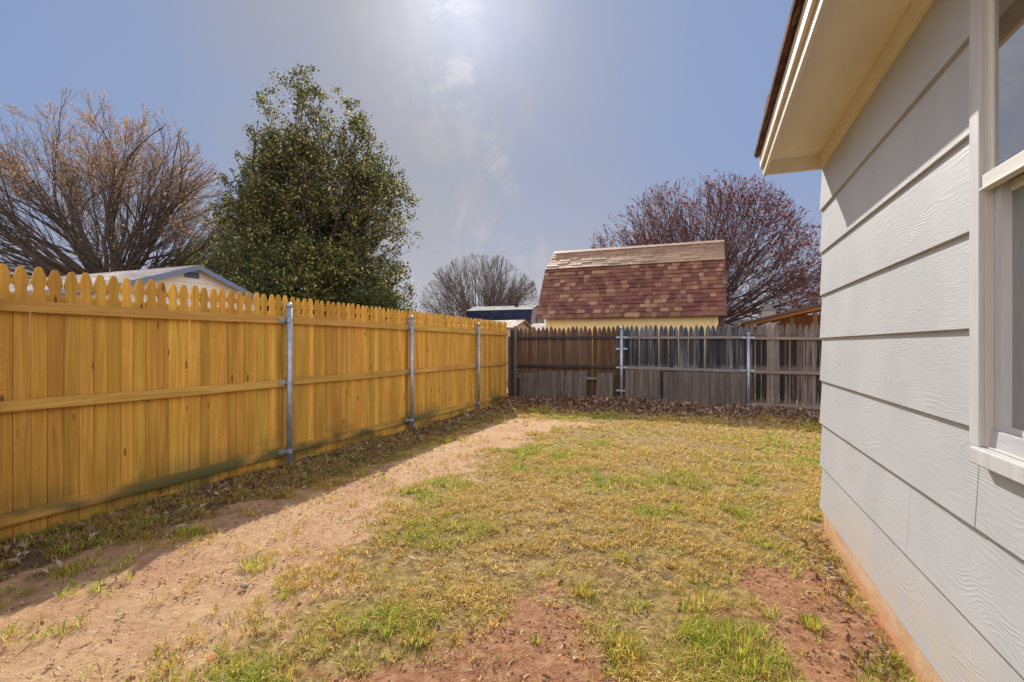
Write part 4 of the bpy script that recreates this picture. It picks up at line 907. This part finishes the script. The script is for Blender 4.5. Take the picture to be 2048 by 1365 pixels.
def evergreen():
    x, y = at(635, 22); root = thing('evergreen_tree', 'tall dense dark green evergreen tree above the yellow fence', 'tree', (x, y, -GH)); T = Tree(3)
    ux, uy = math.cos(YAW), math.sin(YAW)
    zz = [-1.2, .3, 1.6, 3.1, 5.3, 7.0, 8.6, 10.8, 11.7, 12.5]; lf = [3.6, 4.2, 4.5, 4.5, 3.8, 3.2, 2.8, 2.2, 1.8, 1.6]; rt = [3.7, 4.2, 3.7, 3.9, 4.4, 4.1, 3.0, 1.7, .6, -.8]
    def env_uv(P):
        du = (P[..., 0]-x)*ux+(P[..., 1]-y)*uy; dv = -(P[..., 0]-x)*uy+(P[..., 1]-y)*ux; z = P[..., 2]
        L_, R_ = np.interp(z, zz, lf), np.interp(z, zz, rt); c = (R_-L_)/2; h = (R_+L_)/2; wob = .75+.48*vnoise(np.arctan2(dv, du-c)*2.2+9, z, 81, 4, .7, .6)
        return ((du-c)/h)**2+(dv/(h*.95))**2 - wob**2*(z < 12.7)*(z > -1.0)
    env = lambda p: env_uv(np.array([p]))[0] < 0
    tk = MB(); tk.tube([(x, y, -1.4), (x-.1, y, 1), (x, y, 2.4)], [.36, .28, .22], 12); tk.build('trunk', BK3, root, True)
    for i in range(9):
        az = i*2.4; el = .06+.05*i; d = (math.cos(az)*math.sin(el), math.sin(az)*math.sin(el), math.cos(el))
        T.grow((x+d[0]*.3, y+d[1]*.3, .3), d, 4.2, .11, 5, env, dict(L=3.6, ns=5, depth=5, wob=.06, up=.05, taper=.72, kids=(6, 4, 4, 2, 2), ang=.66, shr=.62, rmin=.01, tipfrom=0))
    T.build('branches', BK3, root)
    # leaf clumps fill the crown, denser and bluer low down, airy at the top
    n = 7800; z = -1+nr.random(n*4)*13.6; P = np.stack([x+(nr.random(n*4)-.5)*12, y+(nr.random(n*4)-.5)*12, z], 1)
    e = env_uv(P); ok = e < 0; gapn = vnoise(P[:, 0]*ux+P[:, 1]*uy, P[:, 2]*.7, 85, 4, .8, .65)
    keep = ok & (nr.random(n*4) < np.clip(np.interp(P[:, 2], [-1, 3, 6, 12], [1.0, .95, .62, .55])*(gapn > np.interp(P[:, 2], [1, 4], [.39, .535])), 0, 1)); P = P[keep][:n]
    nl = 30; idx = np.repeat(np.arange(len(P)), nl); N_ = len(idx); Q = P[idx]+nr.normal(0, 1, (N_, 3))*np.array([.15, .15, .11])*(.7+.6*nr.random(len(P)))[idx][:, None]
    tp = np.array([q[0] for q in T.tips]); ii = nr.integers(0, len(tp), 42000); Q2 = tp[ii]+nr.normal(0, .10, (42000, 3)); Q = np.concatenate([Q, Q2]); N_ = len(Q)
    k = env_uv(Q) < .3; Q = Q[k]; N_ = len(Q)
    pal = np.array([[.045, .062, .022], [.065, .085, .032], [.035, .048, .02], [.17, .16, .05], [.16, .115, .045], [.42, .40, .13]])
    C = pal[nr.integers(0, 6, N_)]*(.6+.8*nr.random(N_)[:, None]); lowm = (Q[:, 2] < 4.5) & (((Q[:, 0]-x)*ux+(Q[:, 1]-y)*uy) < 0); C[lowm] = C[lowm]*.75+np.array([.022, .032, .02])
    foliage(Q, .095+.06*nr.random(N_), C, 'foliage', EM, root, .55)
evergreen()
def leafy(name, label, px, t, cz, rx, rz, n, size, pal, seed, base=.4, dens=.4, cat='tree', nl=16):
    x, y = at(px, t); root = thing(name, label, cat, (x, y, -GH)); T = Tree(seed); env = ell(x, y, cz, rx, rz, -1.2)
    tk = MB(); tk.tube([(x, y, -1.4), (x, y, 0), (x, y, cz-rz*.3)], [.16, .12, .09], 8); tk.build('trunk', BK3, root, True)
    for i in range(7):
        az = i*2.4; el = .2+.1*i; T.grow((x, y, base), (math.cos(az)*math.sin(el), math.sin(az)*math.sin(el), math.cos(el)), rz*.55, .06, 4, env, dict(L=2, ns=3, depth=4, wob=.1, up=.04, taper=.7, kids=(3, 3, 3, 2), ang=.5, shr=.7, rmin=.008, tipfrom=0))
    T.build('branches', BK3, root); tp = np.array([q[0] for q in T.tips]); P = tp[nr.integers(0, len(tp), n)]+nr.normal(0, .16, (n, 3)); m = n//2
    a = nr.normal(size=(m//nl, 3)); a /= np.linalg.norm(a, axis=1)[:, None]; a *= (nr.random(len(a))**.5)[:, None]*(.72+.38*vnoise(a[:, 0]*3+5, a[:, 2]*3+a[:, 1], seed, 2, .7))[:, None]
    B = a*np.array([rx, rx, rz])+np.array([x, y, cz]); B = np.repeat(B, nl, 0)+nr.normal(0, .16, (len(a)*nl, 3)); P = np.concatenate([P, B]); P = P[P[:, 2] > -1.2]
    pc = np.array(pal); foliage(P, size*(.7+.6*nr.random(len(P))), pc[nr.integers(0, len(pc), len(P))]*(.7+.6*nr.random(len(P)))[:, None], 'foliage', EM, root, .5)
leafy('leafy_tree', 'yellow green tree half hidden left of the tall evergreen', 468, 25.5, 2.6, 2.5, 4.6, 26000, .11, [(.20, .20, .05), (.27, .25, .07), (.12, .14, .04), (.32, .27, .09)], 31)
leafy('leafy_tree', 'low spreading dark shrubby tree at the right foot of the tall evergreen', 745, 20, .55, 1.9, 1.5, 12000, .10, [(.07, .09, .03), (.10, .12, .04), (.15, .16, .05), (.05, .07, .02)], 32)
leafy('leafy_tree', 'far light green treetop just above the yellow fence', 895, 46, 1.2, 2.1, 1.75, 9000, .16, [(.22, .30, .06), (.28, .34, .09), (.17, .23, .05)], 33, cat='tree')
